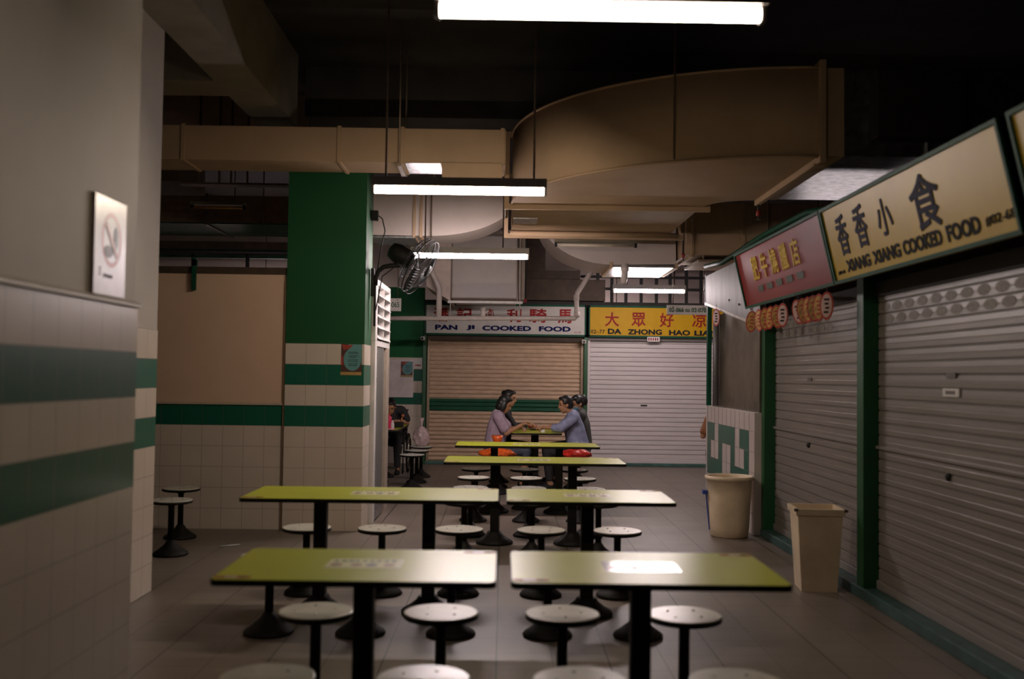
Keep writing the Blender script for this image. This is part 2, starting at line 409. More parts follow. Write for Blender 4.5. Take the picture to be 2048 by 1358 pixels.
b = MB(); b.box(2.56, 5.79, 7.46, 9.32, 3.21, 3.87, bev=.004); b.build('bare_section', m_galv, t)
for x in (3.2, 4.3):
    b = MB(); b.box(x-.02, x+.02, 7.43, 9.35, 3.18, 3.90, bev=.003); b.build('flange', m_galv, t)
b = MB(); b.box(2.75, 3.42, 7.30, 7.46, 3.32, 3.84, bev=.01); b.box(2.80, 3.37, 7.285, 7.31, 3.37, 3.79); b.build('damper_box', m_dark, t)
for x, y in ((.02, 10.6), (2.0, 10.6), (1.3, 7.62)):
    b = MB(); b.tube([(x, y, 3.2), (x, y, CEIL)], .008, 6); b.build('hanger', m_rod, t)
# side duct on the right beyond the elbow
t = thing('air_duct', 'flat beige duct beyond the elbow, behind the red sign', 'duct', (0, 0, 0), 0, 'ventilation ducts')
b = MB(); b.box(2.28, 5.7, 12.42, 13.6, 3.06, 3.72, bev=.006); b.build('duct_body', m_duct, t)
for x in (2.36, 3.0, 4.2):
    b = MB(); b.box(x-.02, x+.02, 12.405, 13.62, 3.03, 3.74, bev=.003); b.build('flange', m_duct, t)
b = MB(); b.box(2.45, 4.4, 12.5, 13.5, 2.98, 3.01); b.tube([(2.5, 12.45, 3.0), (2.5, 12.45, CEIL)], .012, 6); b.tube([(3.3, 12.40, 3.0), (3.3, 12.40, CEIL)], .012, 6); b.build('hanger', m_ductseam, t)
# fillet drop duct below the far end of the elbow
t = thing('air_duct', 'grey lit duct with a curved lower corner behind the unlit batten', 'duct', (0, 0, 0), 0, 'ventilation ducts')
pr = [(2.25, 13.0, 3.70), (2.25, 13.0, 3.0), (1.42, 13.0, 2.985)]
for i in range(1, 13):
    a = PI/2*i/12; pr.append((1.42-.95*math.sin(a), 13.0, 2.985+.62-.62*math.cos(a)))
pr.append((.47, 13.0, 3.70))
b = MB(); b.prism(pr, (0, 1.1, 0)); b.build('duct_body', m_ductp, t)
b = MB(); b.box(1.42, 2.25, 13.02, 14.4, 2.955, 2.985); b.build('bare_panel', m_galv, t)
for x in (1.40, 2.26):
    b = MB(); b.box(x-.018, x+.018, 12.98, 14.12, 2.94, 3.02, bev=.003); b.build('flange', m_duct, t)
b = MB(); b.tube([(1.6, 13.5, 3.6), (1.6, 13.5, CEIL)], .01, 6); b.build('hanger', m_rod, t)
# left duct behind the column with a curved lower right corner
t = thing('air_duct', 'beige duct with curved end behind the lit lamp and column', 'duct', (0, 0, 0), 0, 'ventilation ducts')
pr = [(-2.42, 11.6, 3.66), (-2.42, 11.6, 3.145), (-.90, 11.6, 3.135)]
for i in range(1, 15):
    a = PI/3*i/14; pr.append((-.90+1.05*math.sin(a), 11.6, 3.135+.50-.50*math.cos(a)))
pr.append((.01, 11.6, 3.66))
b = MB(); b.prism(pr, (0, .75, 0)); b.build('duct_body', m_ductp, t)
for x in (-2.2, -1.06, -.98):
    b = MB(); b.box(x-.015, x+.015, 11.58, 12.37, 3.115, 3.68, bev=.003); b.build('flange', m_duct, t)
b = MB(); b.box(-1.56, -1.05, 11.62, 12.3, 3.11, 3.13); b.build('bare_panel', m_galv, t)
for x in (-.86, -2.3):
    b = MB(); b.tube([(x, 11.57, 3.10), (x, 11.57, CEIL)], .010, 6); b.build('hanger', m_rod, t)
# vertical drop with white face over the first far stall
t = thing('air_duct', 'pale square duct drop right above the white far stall sign', 'duct', (0, 0, 0), 0, 'ventilation ducts')
b = MB(); b.box(-.79, .20, 14.9, 16.3, 2.66, 3.62, bev=.02); b.build('duct_body', m_ductp, t)
b = MB(); b.prism([(-.80, 14.88, 2.62), (-1.16, 14.88, 2.83), (-1.16, 14.88, 3.5), (-.80, 14.88, 3.5)], (0, 1.3, 0)); b.build('side_transition', M('duct_pink', (.60, .46, .38), .45), t)
b = MB(); b.box(.22, .33, 14.95, 15.6, 2.66, 3.6); b.build('side_flange', m_ductseam, t)
b = MB(); b.box(-.84, .28, 14.84, 14.90, 2.585, 2.625, bev=.004); b.build('support_bar', M('rail_white', (.6, .56, .53), .4), t)
for x in (-.80, .24):
    b = MB(); b.tube([(x, 14.87, 2.36), (x, 14.87, CEIL)], .008, 6); b.build('hanger', m_pipe, t)
b = MB(); b.box(-1.18, .33, 15.0, 16.2, 3.62, 3.68); b.tube([(-.3, 15.6, 3.6), (-.3, 15.6, CEIL)], .01, 6); b.build('top_plate', m_ductseam, t)
# dim ducts and pipes over the beige wall
t = thing('air_duct', 'dim duct with bare metal underside above the beige wall', 'duct', (0, 0, 0), 0, 'ventilation ducts')
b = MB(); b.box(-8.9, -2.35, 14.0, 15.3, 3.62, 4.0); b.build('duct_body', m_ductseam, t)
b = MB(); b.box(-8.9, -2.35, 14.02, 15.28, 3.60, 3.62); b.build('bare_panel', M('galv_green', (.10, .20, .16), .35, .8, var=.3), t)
for x in (-6.9, -5.6, -4.2, -3.0):
    b = MB(); b.box(x-.02, x+.02, 13.97, 15.33, 3.58, 4.02); b.build('flange', m_galv, t)
for x in (-5.2, -3.4):
    b = MB(); b.tube([(x, 13.96, 3.58), (x, 13.96, CEIL)], .01, 6); b.build('hanger', m_rod, t)
t = thing('air_duct', 'brown dark duct hanging under the crossing duct, beside the pillar', 'duct', (0, 0, 0), 0, 'ventilation ducts')
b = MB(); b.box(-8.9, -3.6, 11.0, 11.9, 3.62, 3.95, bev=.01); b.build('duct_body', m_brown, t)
for x in (-3.38, -3.16, -3.03, -2.85):
    b = MB(); b.box(x-.01, x+.01, 10.94, 10.96, 3.60, CEIL); b.build('hanger', m_rod, t)
b = MB(); b.box(-3.6, -2.4, 10.93, 11.1, 3.58, 3.60); b.build('support_bar', m_rod, t)
b = MB(); b.tube([(-4.4, 11.4, 3.9), (-4.4, 11.4, CEIL)], .012, 6); b.tube([(-5.6, 11.4, 3.9), (-5.6, 11.4, CEIL)], .012, 6); b.build('hanger', m_rod, t)
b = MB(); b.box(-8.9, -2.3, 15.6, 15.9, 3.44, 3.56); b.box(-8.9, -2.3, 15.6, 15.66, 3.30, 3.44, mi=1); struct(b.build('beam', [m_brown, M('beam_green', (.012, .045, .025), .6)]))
t = tag(MB.build((lambda b: (b.tube([(-8.8, 15.1, 3.33), (-2.4, 15.1, 3.33)], .035, 8), [b.tube([(x, 15.1, 3.33), (x, 15.1, 3.1), (x+.02, 15.1, 3.02)], .03, 8) for x in (-4.72, -3.9, -2.95)], b.tube([(-2.95, 15.1, 3.12), (-2.62, 15.1, 3.12)], .018, 6), [b.tube([(x, 15.1, 3.33), (x, 15.1, 3.61)], .012, 6) for x in (-5.4, -3.2)], b)[-1])(MB()), 'sprinkler_pipe', m_dark), 'dark branching pipe silhouetted in the gap over the beige wall', 'pipe')
tag(MB.build((lambda b: (b.box(-3.02, -2.985, 9.62, 9.66, 2.30, 2.62), b.box(-3.02, -2.985, 9.62, 9.70, 2.54, 2.60), b)[-1])(MB()), 'bracket', m_frame), 'short green bracket hanging on the beige wall rail', 'bracket')
# steelwork in the gap above the yellow stall
t = thing('metal_grille', 'dark bar grille in the gap above the yellow stall sign', 'grille', (0, 0, 0))
for x in (1.72, 1.98, 2.24, 2.52, 2.80, 3.05, 3.35, 3.62):
    b = MB(); b.box(x-.028, x+.028, 18.2, 18.25, 2.80, CEIL); b.build('bar', m_dark, t)
for z in (3.10, 3.32):
    b = MB(); b.box(1.4, 3.9, 18.18, 18.20, z, z+.05); b.build('rail', m_dark, t)
b = MB(); b.box(.28, 1.72, 16.85, 17.6, 2.80, 3.16); b.box(.28, 1.3, 16.95, 17.6, 3.16, 3.32); struct(b.build('beam', m_brown))
b = MB(); b.box(.28, .7, 16.9, 17.5, 3.3, CEIL); struct(b.build('beam', m_brown))
# drain pipe
t = thing('drain_pipe', 'white drain pipe bending across in front of the white far sign', 'pipe', (0, 0, 0))
b = MB(); P = [(-2.6, 14.5, 2.315), (1.03, 14.5, 2.36), (1.068, 14.5, 2.40), (1.058, 14.5, 2.68), (1.075, 14.5, 2.74), (1.30, 14.5, 3.09), (1.325, 14.5, 3.16), (1.325, 14.5, CEIL-.012)]
b.tube(P, .036, 12); b.build('pipe_run', m_pipe, t)
for p in ((1.068, 14.5, 2.42), (1.058, 14.5, 2.66), (1.32, 14.5, 3.15)):
    b = MB(); b.tube([Vector(p)-Vector((0, 0, .04)), Vector(p)+Vector((0, 0, .04))], .044, 12); b.build('coupling', m_pipe, t)
b = MB(); b.tube([(-.945, 14.5, 2.33), (-.945, 14.5, 2.77), (-.97, 14.5, 2.83), (-1.07, 14.5, 3.04), (-1.06, 14.5, 3.12), (-1.06, 14.5, CEIL-.012)], .042, 12); b.build('riser', m_pipe, t)
b = MB(); b.tube([(-.30, 14.5, 2.34), (-.30, 14.5, 2.50)], .04, 12); b.tube([(-.30, 14.5, 2.40), (-.22, 14.5, 2.46)], .015, 8); b.build('cleanout', m_pipe, t)
b = MB(); b.tube([(1.325, 14.44, 3.30), (1.20, 14.42, 3.34), (1.17, 14.42, 3.10)], .012, 8); b.build('valve_lever', m_black, t)
t = thing('drain_pipe', 'short white pipe elbow dropping beside the far lit lamp', 'pipe', (0, 0, 0))
b = MB(); b.tube([(1.58, 13.0, 3.0), (1.58, 13.0, 2.86), (1.56, 13.0, 2.74)], .045, 10); b.build('pipe_run', m_pipe, t)
b = MB(); b.tube([(1.58, 13.0, 2.90), (1.58, 13.0, 2.96)], .055, 10); b.build('coupling', m_pipe, t)
# sprinklers
def sprinkler(x, y, z, top, label):
    t = thing('sprinkler', label, 'sprinkler', (x, y, z), 0, 'red fire sprinklers')
    b = MB(); b.lathe([(.012, 0), (.022, .012), (.022, .05), (.012, .06)], (0, 0, 0), 12); b.build('head', M('red_metal', (.25, .02, .015), .4), t)
    b = MB(); b.lathe([(.028, 0), (.028, .004)], (0, 0, -.03), 12); b.tube([(0, 0, -.03), (0, 0, 0)], .008, 6); b.build('deflector', m_dark, t)
    b = MB(); b.tube([(0, 0, .055), (0, 0, top-z)], .012, 8); b.build('drop_pipe', m_dark, t)
sprinkler(2.385, 9.30, 3.04, 3.155, 'red sprinkler under the inner corner of the big elbow')
sprinkler(2.22, 12.3, 3.0, CEIL, 'red sprinkler by the flat duct near the unlit batten')
sprinkler(.32, 14.75, 2.60, CEIL, 'red sprinkler beside the pale duct drop')

# ================================================================== SHUTTERS, STALLS
def slat_profile(p, kind):
    """(offset outward, height) within one slat of pitch p"""
    if kind == 'round': return [(0, 0), (.002, .08*p), (.018, .27*p), (.024, .46*p), (.018, .66*p), (.003, .84*p), (0, .92*p)]
    return [(0, 0), (0, .05*p), (.008, .11*p), (.009, .48*p), (.0075, .52*p), (.009, .56*p), (.008, .93*p), (0, .97*p)]
def curtain(name, along, a0, a1, plane, z0, z1, p, kind, mats, parent, band=None, sgn=-1):
    b = MB(); z = z0
    while z < z1-1e-6:
        pr = [(o, min(z+h, z1)) for o, h in slat_profile(p, kind)]+[(0, min(z+p, z1))]
        mi = 1 if band and band[0] <= z+p/2 <= band[1] else 0
        for (o0_, h0), (o1_, h1) in zip(pr, pr[1:]):
            if h1-h0 < 1e-6: continue
            if along == 'x': q = [(a0, plane+sgn*o0_, h0), (a1, plane+sgn*o0_, h0), (a1, plane+sgn*o1_, h1), (a0, plane+sgn*o1_, h1)]
            else: q = [(plane+sgn*o0_, a0, h0), (plane+sgn*o0_, a1, h0), (plane+sgn*o1_, a1, h1), (plane+sgn*o1_, a0, h1)]
            b.quad(*q, mi=(2 if kind == 'flat' and o0_ == 0 and o1_ == 0 else mi))
        z += p
    # closed back
    if along == 'x': b.box(a0, a1, plane+.004, plane+.012, z0, z1)
    else: b.box(plane+.004, plane+.012, a0, a1, z0, z1)
    return b.build(name, mats, parent)
m_sh_beige = M('shutter_beige', (.54, .38, .26), .5, var=.14, scale=6, stretch=(1, 1, 3))
m_sh_green = M('shutter_green', (.008, .075, .035), .45, var=.2, scale=6)
m_sh_white = M('shutter_white', (.62, .55, .54), .42, var=.07, scale=5, stretch=(.5, .5, 4))
m_sh_groove = M('shutter_groove', (.14, .12, .11), .6)
m_sh_right = M('shutter_alu', (.25, .222, .20), .42, .1, var=.10, scale=4, stretch=(.4, .4, 5))
# far stall 1
t = thing('roller_shutter', 'closed beige roller shutter with a green band', 'shutter', (0, 0, 0), 0, 'roller shutters')
curtain('slat_curtain', 'x', -1.27, 1.325, 17.02, .05, 2.13, .0705, 'round', [m_sh_beige, m_sh_green], t, band=(.915, 1.135))
for x in (-1.29, 1.325):
    b = MB(); b.box(x, x+.045, 16.95, 17.05, .05, 2.16, bev=.004); b.build('guide_rail', M('rail_brown', (.30, .22, .15), .4, .3), t)
b = MB(); b.box(-1.28, 1.35, 16.93, 17.06, 2.10, 2.19); b.build('head_box', m_brown, t)
t = thing('roller_shutter', 'closed white roller shutter below the yellow far sign', 'shutter', (0, 0, 0), 0, 'roller shutters')
curtain('slat_curtain', 'x', 1.475, 3.6, 17.02, .12, 2.13, .0787, 'flat', [m_sh_white, m_sh_white, m_sh_groove], t)
b = MB(); b.box(1.475, 3.6, 17.0, 17.04, .05, .125, bev=.004); b.build('bottom_rail', m_sh_white, t)
for x in (1.44, 3.6):
    b = MB(); b.box(x, x+.045, 16.95, 17.05, .05, 2.16, bev=.004); b.build('guide_rail', m_sh_white, t)
b = MB(); b.box(2.36, 2.47, 17.0, 17.015, 1.02, 1.045); b.build('handle', m_dark, t)
b = MB(); b.box(1.44, 3.7, 16.93, 17.06, 2.13, 2.19); b.build('head_box', m_sh_groove, t)
for x, l in ((-1.365, 'green post at the left end of the beige far shutter'), (1.375, 'green post between the beige and white far shutters')):
    b = MB(); b.box(x, x+.062, 16.90, 17.02, .0, 2.18, bev=.004); tag(b.build('post', m_green), l, 'post', 'green stall posts')
# right hand shutters
def right_shutter(y0, y1, label, perf, lock):
    t = thing('roller_shutter', label, 'shutter', (0, 0, 0), 0, 'roller shutters')
    curtain('slat_curtain', 'y', y0, y1, 2.63, .13, 2.14, .0838, 'flat', [m_sh_right, m_sh_right, m_sh_groove], t)
    b = MB(); b.box(2.605, 2.64, y0, y1, .075, .135, bev=.005); b.build('bottom_rail', m_sh_right, t)
    b = MB(); b.box(2.60, 2.625, y0, y1, 1.040, 1.062, bev=.003); b.build('seam_rail', m_sh_right, t)
    b = MB(); b.lathe([(.024, 0), (.024, .012), (.014, .016), (.014, .022)], (2.622, lock, .955), 14, ax=(-1, 0, 0)); b.build('lock', m_dark, t)
    b = MB(); b.box(2.60, 2.70, y0, y1, 2.10, 2.20); b.build('head_box', m_dark, t)
    mp = M('perforation', (.17, .145, .11), .6, var=.3, scale=60)
    for k in range(perf):
        for r in range(2):
            y = y1-.13-k*.20-r*.07
            if y < y0+.05: continue
            zc = 2.02-r*.0838
            b = MB(); b.prism([(2.6205, y+.075*math.cos(a), zc+.031*math.sin(a)) for a in (2*PI*i/16 for i in range(16))], (-.0015, 0, 0)); b.build('perforated_patch', mp, t)
    return t
ts = right_shutter(2.5, 6.93, 'nearest closed grey shutter under the big yellow sign', 14, 5.83)
b = MB(); b.box(2.610, 2.6195, 5.68, 5.89, 1.425, 1.475); b.build('sticker', m_white, ts)
b = MB(); b.box(2.608, 2.6105, 5.73, 5.85, 1.44, 1.46); b.build('printing', m_sh_groove, ts)
b = MB(); b.box(2.612, 2.6195, 5.73, 5.85, 1.535, 1.565); b.build('sticker', m_sh_groove, ts)
ts = right_shutter(7.06, 9.56, 'closed grey shutter under the red sign behind the square bin', 8, 8.50)
b = MB(); b.box(2.612, 2.6195, 8.42, 8.52, 1.50, 1.53); b.build('sticker', m_sh_groove, ts)
for y0, y1, l in ((6.93, 7.06, 'green post between the two nearest shutters'), (9.56, 9.66, 'green post behind the round cream bin')):
    b = MB(); b.box(2.515, 2.70, y0, y1, 0, 2.74, bev=.005); tag(b.build('post', m_green), l, 'post', 'green stall posts')
# side bay between hall and the far stalls: tiled half wall with green key pattern, glazing and hood above
m_half = M('half_wall_tile', (.62, .54, .51), .35, var=.06, scale=3)
hw = MB(); hw.box(2.445, 2.60, 9.66, 11.95, 0, 1.185, bev=.004)
hw = struct(hw.build('wall_half', m_half))
# green key drawn in whole tiles: column 0 is the far end, rows from the top
b = MB()
for r, runs in enumerate((((0, 2), (3, 7), (8, 10)), ((0, 1), (3, 4), (6, 7), (9, 10)), ((0, 4), (6, 10)))):
    for c0, c1 in runs: b.box(2.4430, 2.4448, 11.86-.2*c0, 11.86-.2*c1, .8-.2*r, 1.0-.2*r)
o = b.build('key_pattern', M('tile_green', (.012, .12, .085), .3), hw)
b = MB()
for v in (.2, .4, .6, .8, 1.0): b.box(2.4425, 2.4449, 9.67, 11.94, v-.002, v+.002)
for u in range(1, 12): b.box(2.4425, 2.4449, 9.66+u*.2-.002, 9.66+u*.2+.002, .01, 1.18)
b.build('grout', M('grout', (.28, .24, .22), .7), hw)
t = thing('side_panel', 'stained brown metal panel above the tiled half wall', 'panel', (0, 0, 0))
b = MB(); b.box(2.50, 2.53, 9.68, 11.85, 1.185, 2.25); b.build('sheet', m_panel, t)
b = MB(); b.box(2.44, 2.49, 11.86, 11.93, 1.19, 2.38, bev=.004); b.build('corner_post', m_frame, t)
b = MB(); b.tube([(2.46, 11.5, 1.2), (2.46, 11.5, 2.3)], .035, 10); b.build('steam_pipe', m_stain, t)
t = thing('steel_hood', 'bright stainless hood jutting beside the red sign', 'hood', (0, 0, 0))
b = MB(); b.prism([(2.43, 11.98, 2.40), (2.43, 11.98, 2.74), (2.43, 9.40, 2.74), (2.43, 9.40, 2.00)], (.06, 0, 0)); b.build('side_sheet', m_stain, t)
b = MB(); b.prism([(2.424, 11.98, 2.40), (2.424, 11.98, 2.43), (2.424, 9.40, 2.03), (2.424, 9.40, 2.00)], (.012, 0, 0)); b.build('hem', M('hem_steel', (.7, .67, .66), .3, .8), t)
b = MB(); b.box(2.43, 3.6, 11.94, 12.0, 2.38, 2.76); b.build('end_sheet', m_stain, t)
for y, z in ((10.25, 2.28), (9.75, 2.20), (10.7, 2.36)):
    b = MB(); b.lathe([(.012, 0), (.012, .006)], (2.43, y, z), 8, ax=(-1, 0, 0)); b.build('rivet', m_dark, t)
b = MB(); b.tube([(2.36, 11.6, 2.82), (2.42, 11.0, 2.80), (2.45, 10.3, 2.84), (2.5, 9.6, 2.9), (2.6, 8.5, 2.95), (3.4, 7.4, 2.95)], .03, 8)
tag(b.build('cable_bundle', m_frame), 'green pipe curving above the steel hood to the signs', 'pipe')

# ------------------------------------------------------------------ signs on the right
SB, ST = Vector((2.30, 0, 2.175)), Vector((2.18, 0, 2.69))      # bottom and top line of the tilted boards
def tilted_sign(y0, y1, col, label, name='signboard'):
    """y0 near, y1 far"""
    t = thing(name, label, 'sign', (0, 0, 0), 0, 'tilted stall signboards')
    up = (ST-SB); out = Vector((-up.z, 0, up.x)).normalized(); out = Vector((-abs(out.x), 0, -abs(out.z))) if out.x > 0 else out
    b = MB(); P0 = SB+Vector((0, y1, 0)); P1 = SB+Vector((0, y0, 0)); back = -out*.10
    b.prism([P0, P1, P1+up, P0+up], back); b.build('board', col, t)
    fr = .022
    for nm, (a, c, w) in dict(top=((0, 0, 1)), ).items(): pass
    L = y1-y0; ydir = Vector((0, -1, 0)); upn = up.normalized(); H = up.length
    def bar(u0, u1, v0, v1):
        b = MB(); q = [P0+ydir*u0+upn*v0, P0+ydir*u1+upn*v0, P0+ydir*u1+upn*v1, P0+ydir*u0+upn*v1]
        b.prism([p+out*.014 for p in q], -out*.12); b.build('frame', m_frame, t)
    bar(0, L, 0, fr); bar(0, L, H-fr, H); bar(0, fr, fr, H-fr); bar(L-fr, L, fr, H-fr)
    b = MB()
    for y in (y0+.25, y1-.25):
        p = SB+Vector((0, y, 0))+up*.85-out*.09
        b.tube([p, Vector((2.74, y, 2.70))], .015, 6)
        p = SB+Vector((0, y, 0))+up*.15-out*.09
        b.tube([p, Vector((2.74, y, 2.3))], .015, 6)
    b.build('bracket', m_dark, t)
    def mtx(u, v): 
        o = P0+ydir*u+upn*v+out*.0005
        return frame_mtx(o, ydir, upn)
    return t, mtx, L, H
m_yel = M('sign_yellow', (.47, .31, .020), .40, var=.07, scale=3, spec=.22)
m_red = M('sign_red', (.22, .020, .020), .35, var=.07, scale=3, spec=.3)
m_ink = M('ink_blue', (.035, .037, .065), .7, spec=.1)
m_inkd = M('ink_dark', (.020, .020, .024), .7, spec=.1)
m_gold = M('ink_gold', (.58, .38, .03), .6, spec=.2)
m_redink = M('ink_red', (.27, .014, .010), .6, spec=.2)
m_navy = M('ink_navy', (.008, .010, .070), .7, spec=.1)
m_greenink = M('ink_green', (.008, .07, .03), .5)
t, mt, L, H = tilted_sign(4.36, 6.84, m_yel, 'big yellow stall signboard reading XIANG XIANG COOKED FOOD')
for ch, u, v, w, h in (('香', .22, .17, .20, .27), ('香', .55, .18, .21, .27), ('小', .93, .20, .22, .22), ('食', 1.42, .155, .36, .30)):
    text(ch, w, h, mt(u, v), m_ink, t, bold=.018)
text('XIANG', .42, .082, mt(.27, .055), m_inkd, t, bold=.045); text('XIANG', .42, .084, mt(.74, .055), m_inkd, t, bold=.045)
text('COOKED', .50, .086, mt(1.20, .055), m_inkd, t, bold=.045); text('FOOD', .36, .09, mt(1.76, .055), m_inkd, t, bold=.045)
text('#02-68', .13, .026, mt(.09, .055), m_inkd, t, bold=.01); text('#02-68', .28, .05, mt(2.17, .075), m_inkd, t, bold=.01)
t, mt, L, H = tilted_sign(6.86, 9.38, m_red, 'dark red stall signboard with gold Chinese characters')
for i, ch in enumerate('肥牛燒臘店'): text(ch, .20, .21, mt(.50+.30*i, .22), m_gold, t, bold=.022)
for i, ch in enumerate('新加坡美食'): pass
for i in range(5): text('■', .17, .055, mt(.56+.29*i, .115), M('ink_olive', (.035, .045, .02), .6, var=.6, scale=50), t)
t, mt, L, H = tilted_sign(1.9, 4.27, m_yel, 'yellow signboard cut off at the right picture edge')
# hanging cards under the red sign
m_card = M('card_red', (.42, .03, .015), .35); m_cardw = M('card_pink', (.62, .42, .40), .3); m_cardg = M('card_gold', (.50, .27, .05), .4, var=.4, scale=30)
def card(y, x, z, rz, white, label, tilt=0.):
    rz = .80+rz*.5
    t = thing('menu_card', label, 'hanging card', (x, y, z), rz, 'oval cards hanging under the red sign')
    t.rotation_euler = (tilt, 0, rz)
    el = lambda a, c, d: [(0, a*math.sin(q)*c, -.10+.10*c*math.cos(q)) for q in (2*PI*i/24 for i in range(24))]
    b = MB(); b.prism([(d[0]-.003, d[1], d[2]) for d in el(.052, 1, 0)], (.006, 0, 0)); b.build('card', m_card, t)
    b = MB(); b.prism([(-.0045, d[1]*.80, (d[2]+.10)*.84-.10) for d in el(.052, 1, 0)], (.0012, 0, 0)); b.prism([(.0033, d[1]*.80, (d[2]+.10)*.84-.10) for d in el(.052, 1, 0)], (.0012, 0, 0)); b.build('face', m_cardw if white else m_cardg, t)
    b = MB()
    for k, zz in enumerate((-.055, -.085, -.115, -.145)): b.box(-.0055, -.0046, -.022+.005*(k % 2), .020-.006*(k % 3), zz-.008, zz+.006)
    b.build('printing', m_card if not white else m_inkd, t)
    b = MB(); b.tube([(0, 0, -.002), (0, 0, .045)], .002, 6); b.build('string', m_dark, t)
pos = ['first', 'second', 'third', 'fourth', 'fifth', 'sixth']
ys = [9.12, 8.90, 8.68, 8.50, 8.34, 8.14]
for i, y in enumerate(ys):
    card(y, 2.29, 2.14, [.9, -.5, .6, -.4, .8, -.15][i], i in (5,), f'{pos[i]} oval card of the far bunch under the red sign' if i < 5 else 'pale oval card ending the far bunch under the red sign', [.1, -.05, 0, .08, -.1, 0][i])
ys = [7.78, 7.62, 7.48, 7.34, 7.20, 7.02]
for i, y in enumerate(ys):
    card(y, 2.29, 2.14, [-.25, .7, -.6, .8, -.4, -.1][i], i in (0, 5), {0: 'pale oval card starting the near bunch under the red sign', 5: 'pale oval card closest to the big yellow sign'}.get(i, f'{pos[i]} red and gold card of the near bunch under the sign'), [-.25, -.15, -.1, -.08, 0, .02][i])
card(11.2, 2.40, 2.30, -.2, True, 'pale oval card hanging on the stained side panel')

# ------------------------------------------------------------------ far signs
m_signw = M('sign_white', (.52, .48, .44), .5, var=.05, spec=.2)
def far_sign(x0, x1, z0, z1, col, label):
    t = thing('signboard', label, 'sign', (0, 0, 0), 0, 'far stall signboards')
    b = MB(); b.box(x0, x1, 16.86, 16.96, z0, z1); b.build('board', col, t)
    f = .028
    for q in ((x0, x1, z0-.005, z0+f), (x0, x1, z1-f, z1+.005), (x0, x0+f*.8, z0, z1), (x1-f*.8, x1, z0, z1)):
        b = MB(); b.box(q[0], q[1], 16.845, 16.97, q[2], q[3]); b.build('frame', m_frame, t)
    return t
t = far_sign(-1.33, 1.40, 2.19, 2.72, m_signw, 'white stall signboard reading PAN JI COOKED FOOD')
for ch, x, w, h, z in (('潘', -1.19, .26, .235, 2.415), ('記', -.80, .27, .22, 2.43), ('(京)', -.30, .13, .20, 2.45), ('利', .05, .25, .225, 2.42), ('騎', .43, .30, .24, 2.415), ('馬', .92, .24, .24, 2.41)):
    text(ch, w, h, FRONT(x, 16.858, z), m_redink, t, bold=.025)
def serif(word, x, z, w, h, n):
    o = text(word, w, h, FRONT(x, 16.858, z), m_navy, t, bold=.03)
    b = MB()
    for k in range(n):
        xx = x+w*(k+.08)/n
        b.box(xx, xx+w/n*.42, 16.8553, 16.858, z, z+h*.12); b.box(xx, xx+w/n*.42, 16.8553, 16.858, z+h*.88, z+h)
    b.build('serifs', m_navy, t)
text('PAN', .38, .085, FRONT(-1.16, 16.858, 2.275), m_navy, t, bold=.05)
text('JI', .14, .085, FRONT(-.63, 16.858, 2.275), m_navy, t, bold=.05)
text('COOKED', .83, .088, FRONT(-.36, 16.858, 2.27), m_navy, t, bold=.05)
text('FOOD', .54, .088, FRONT(.60, 16.858, 2.268), m_navy, t, bold=.05)
text('02-78', .11, .028, FRONT(1.20, 16.858, 2.245), m_redink, t)
m_yel2 = M('sign_amber', (.52, .29, .006), .5, var=.05, spec=.15)
t = far_sign(1.445, 3.75, 2.19, 2.72, m_yel2, 'yellow far stall signboard reading DA ZHONG HAO LIAN')
for ch, x in (('大', 1.72), ('眾', 2.17), ('好', 2.65), ('凉', 3.20)):
    text(ch, .24, .24, FRONT(x, 16.858, 2.37), m_redink, t, bold=.018)
text('02–77', .24, .065, FRONT(1.48, 16.858, 2.245), m_inkd, t, bold=.01)
text('DA', .23, .092, FRONT(1.77, 16.858, 2.24), m_inkd, t, bold=.045); text('ZHONG', .58, .092, FRONT(2.11, 16.858, 2.235), m_inkd, t, bold=.045)
text('HAO', .36, .092, FRONT(2.81, 16.858, 2.23), m_inkd, t, bold=.045); text('LIANG', .55, .092, FRONT(3.24, 16.858, 2.228), m_inkd, t, bold=.045)
# hanging number signs
def number_sign(x0, x1, y, z0, z1, body, tx, tw, th, label, top=CEIL):
    t = thing('number_sign', label, 'sign', (0, 0, 0))
    b = MB(); b.box(x0, x1, y, y+.02, z0, z1, bev=.003); b.build('plate', m_signw, t)
    text(body, tw, th, FRONT(tx, y-.0005, (z0+z1)/2-th/2), m_greenink, t, bold=.015)
    for x in (x0+.085, x1-.05):
        b = MB(); b.tube([(x, y+.01, z1), (x, y+.01, top)], .005, 6); b.build('wire', m_rod, t)
        b = MB(); b.lathe([(.008, 0), (.008, .004)], (x, y, z1-.025), 8, ax=(0, -1, 0)); b.build('screw', m_dark, t)
number_sign(-2.06, -1.445, 14.0, 2.40, 2.58, '02-056 to 02-065', -2.02, .55, .075, 'hanging number plate ending in 065')
number_sign(2.22, 2.775, 13.5, 2.372, 2.502, '02-066 to 02-070', 2.25, .505, .06, 'hanging number plate reading 02-066 to 02-070', 3.06)
b = MB(); b.box(2.44, 2.65, 16.83, 16.845, 2.12, 2.20); o = b.build('notice', m_white)
tag(o, 'small white notice hanging below the yellow far sign', 'notice')
b = MB()
for k in range(5): b.box(2.455+.037*k, 2.475+.037*k, 16.8285, 16.83, 2.135, 2.185)
b.build('printing', m_redink, o)
def cctv(x, y, z, label):
    t = thing('security_camera', label, 'camera', (x, y, z), 0, 'small stall cameras')
    b = MB(); b.box(-.035, .035, -.06, .06, -.03, .03, bev=.008); b.build('body', m_white, t)
    b = MB(); b.lathe([(.02, 0), (.02, .012)], (0, -.06, 0), 12, ax=(0, -1, 0)); b.build('lens', m_blackgloss, t)
    b = MB(); b.box(-.012, .012, .05, .12, -.012, .012); b.build('mount', m_white, t)
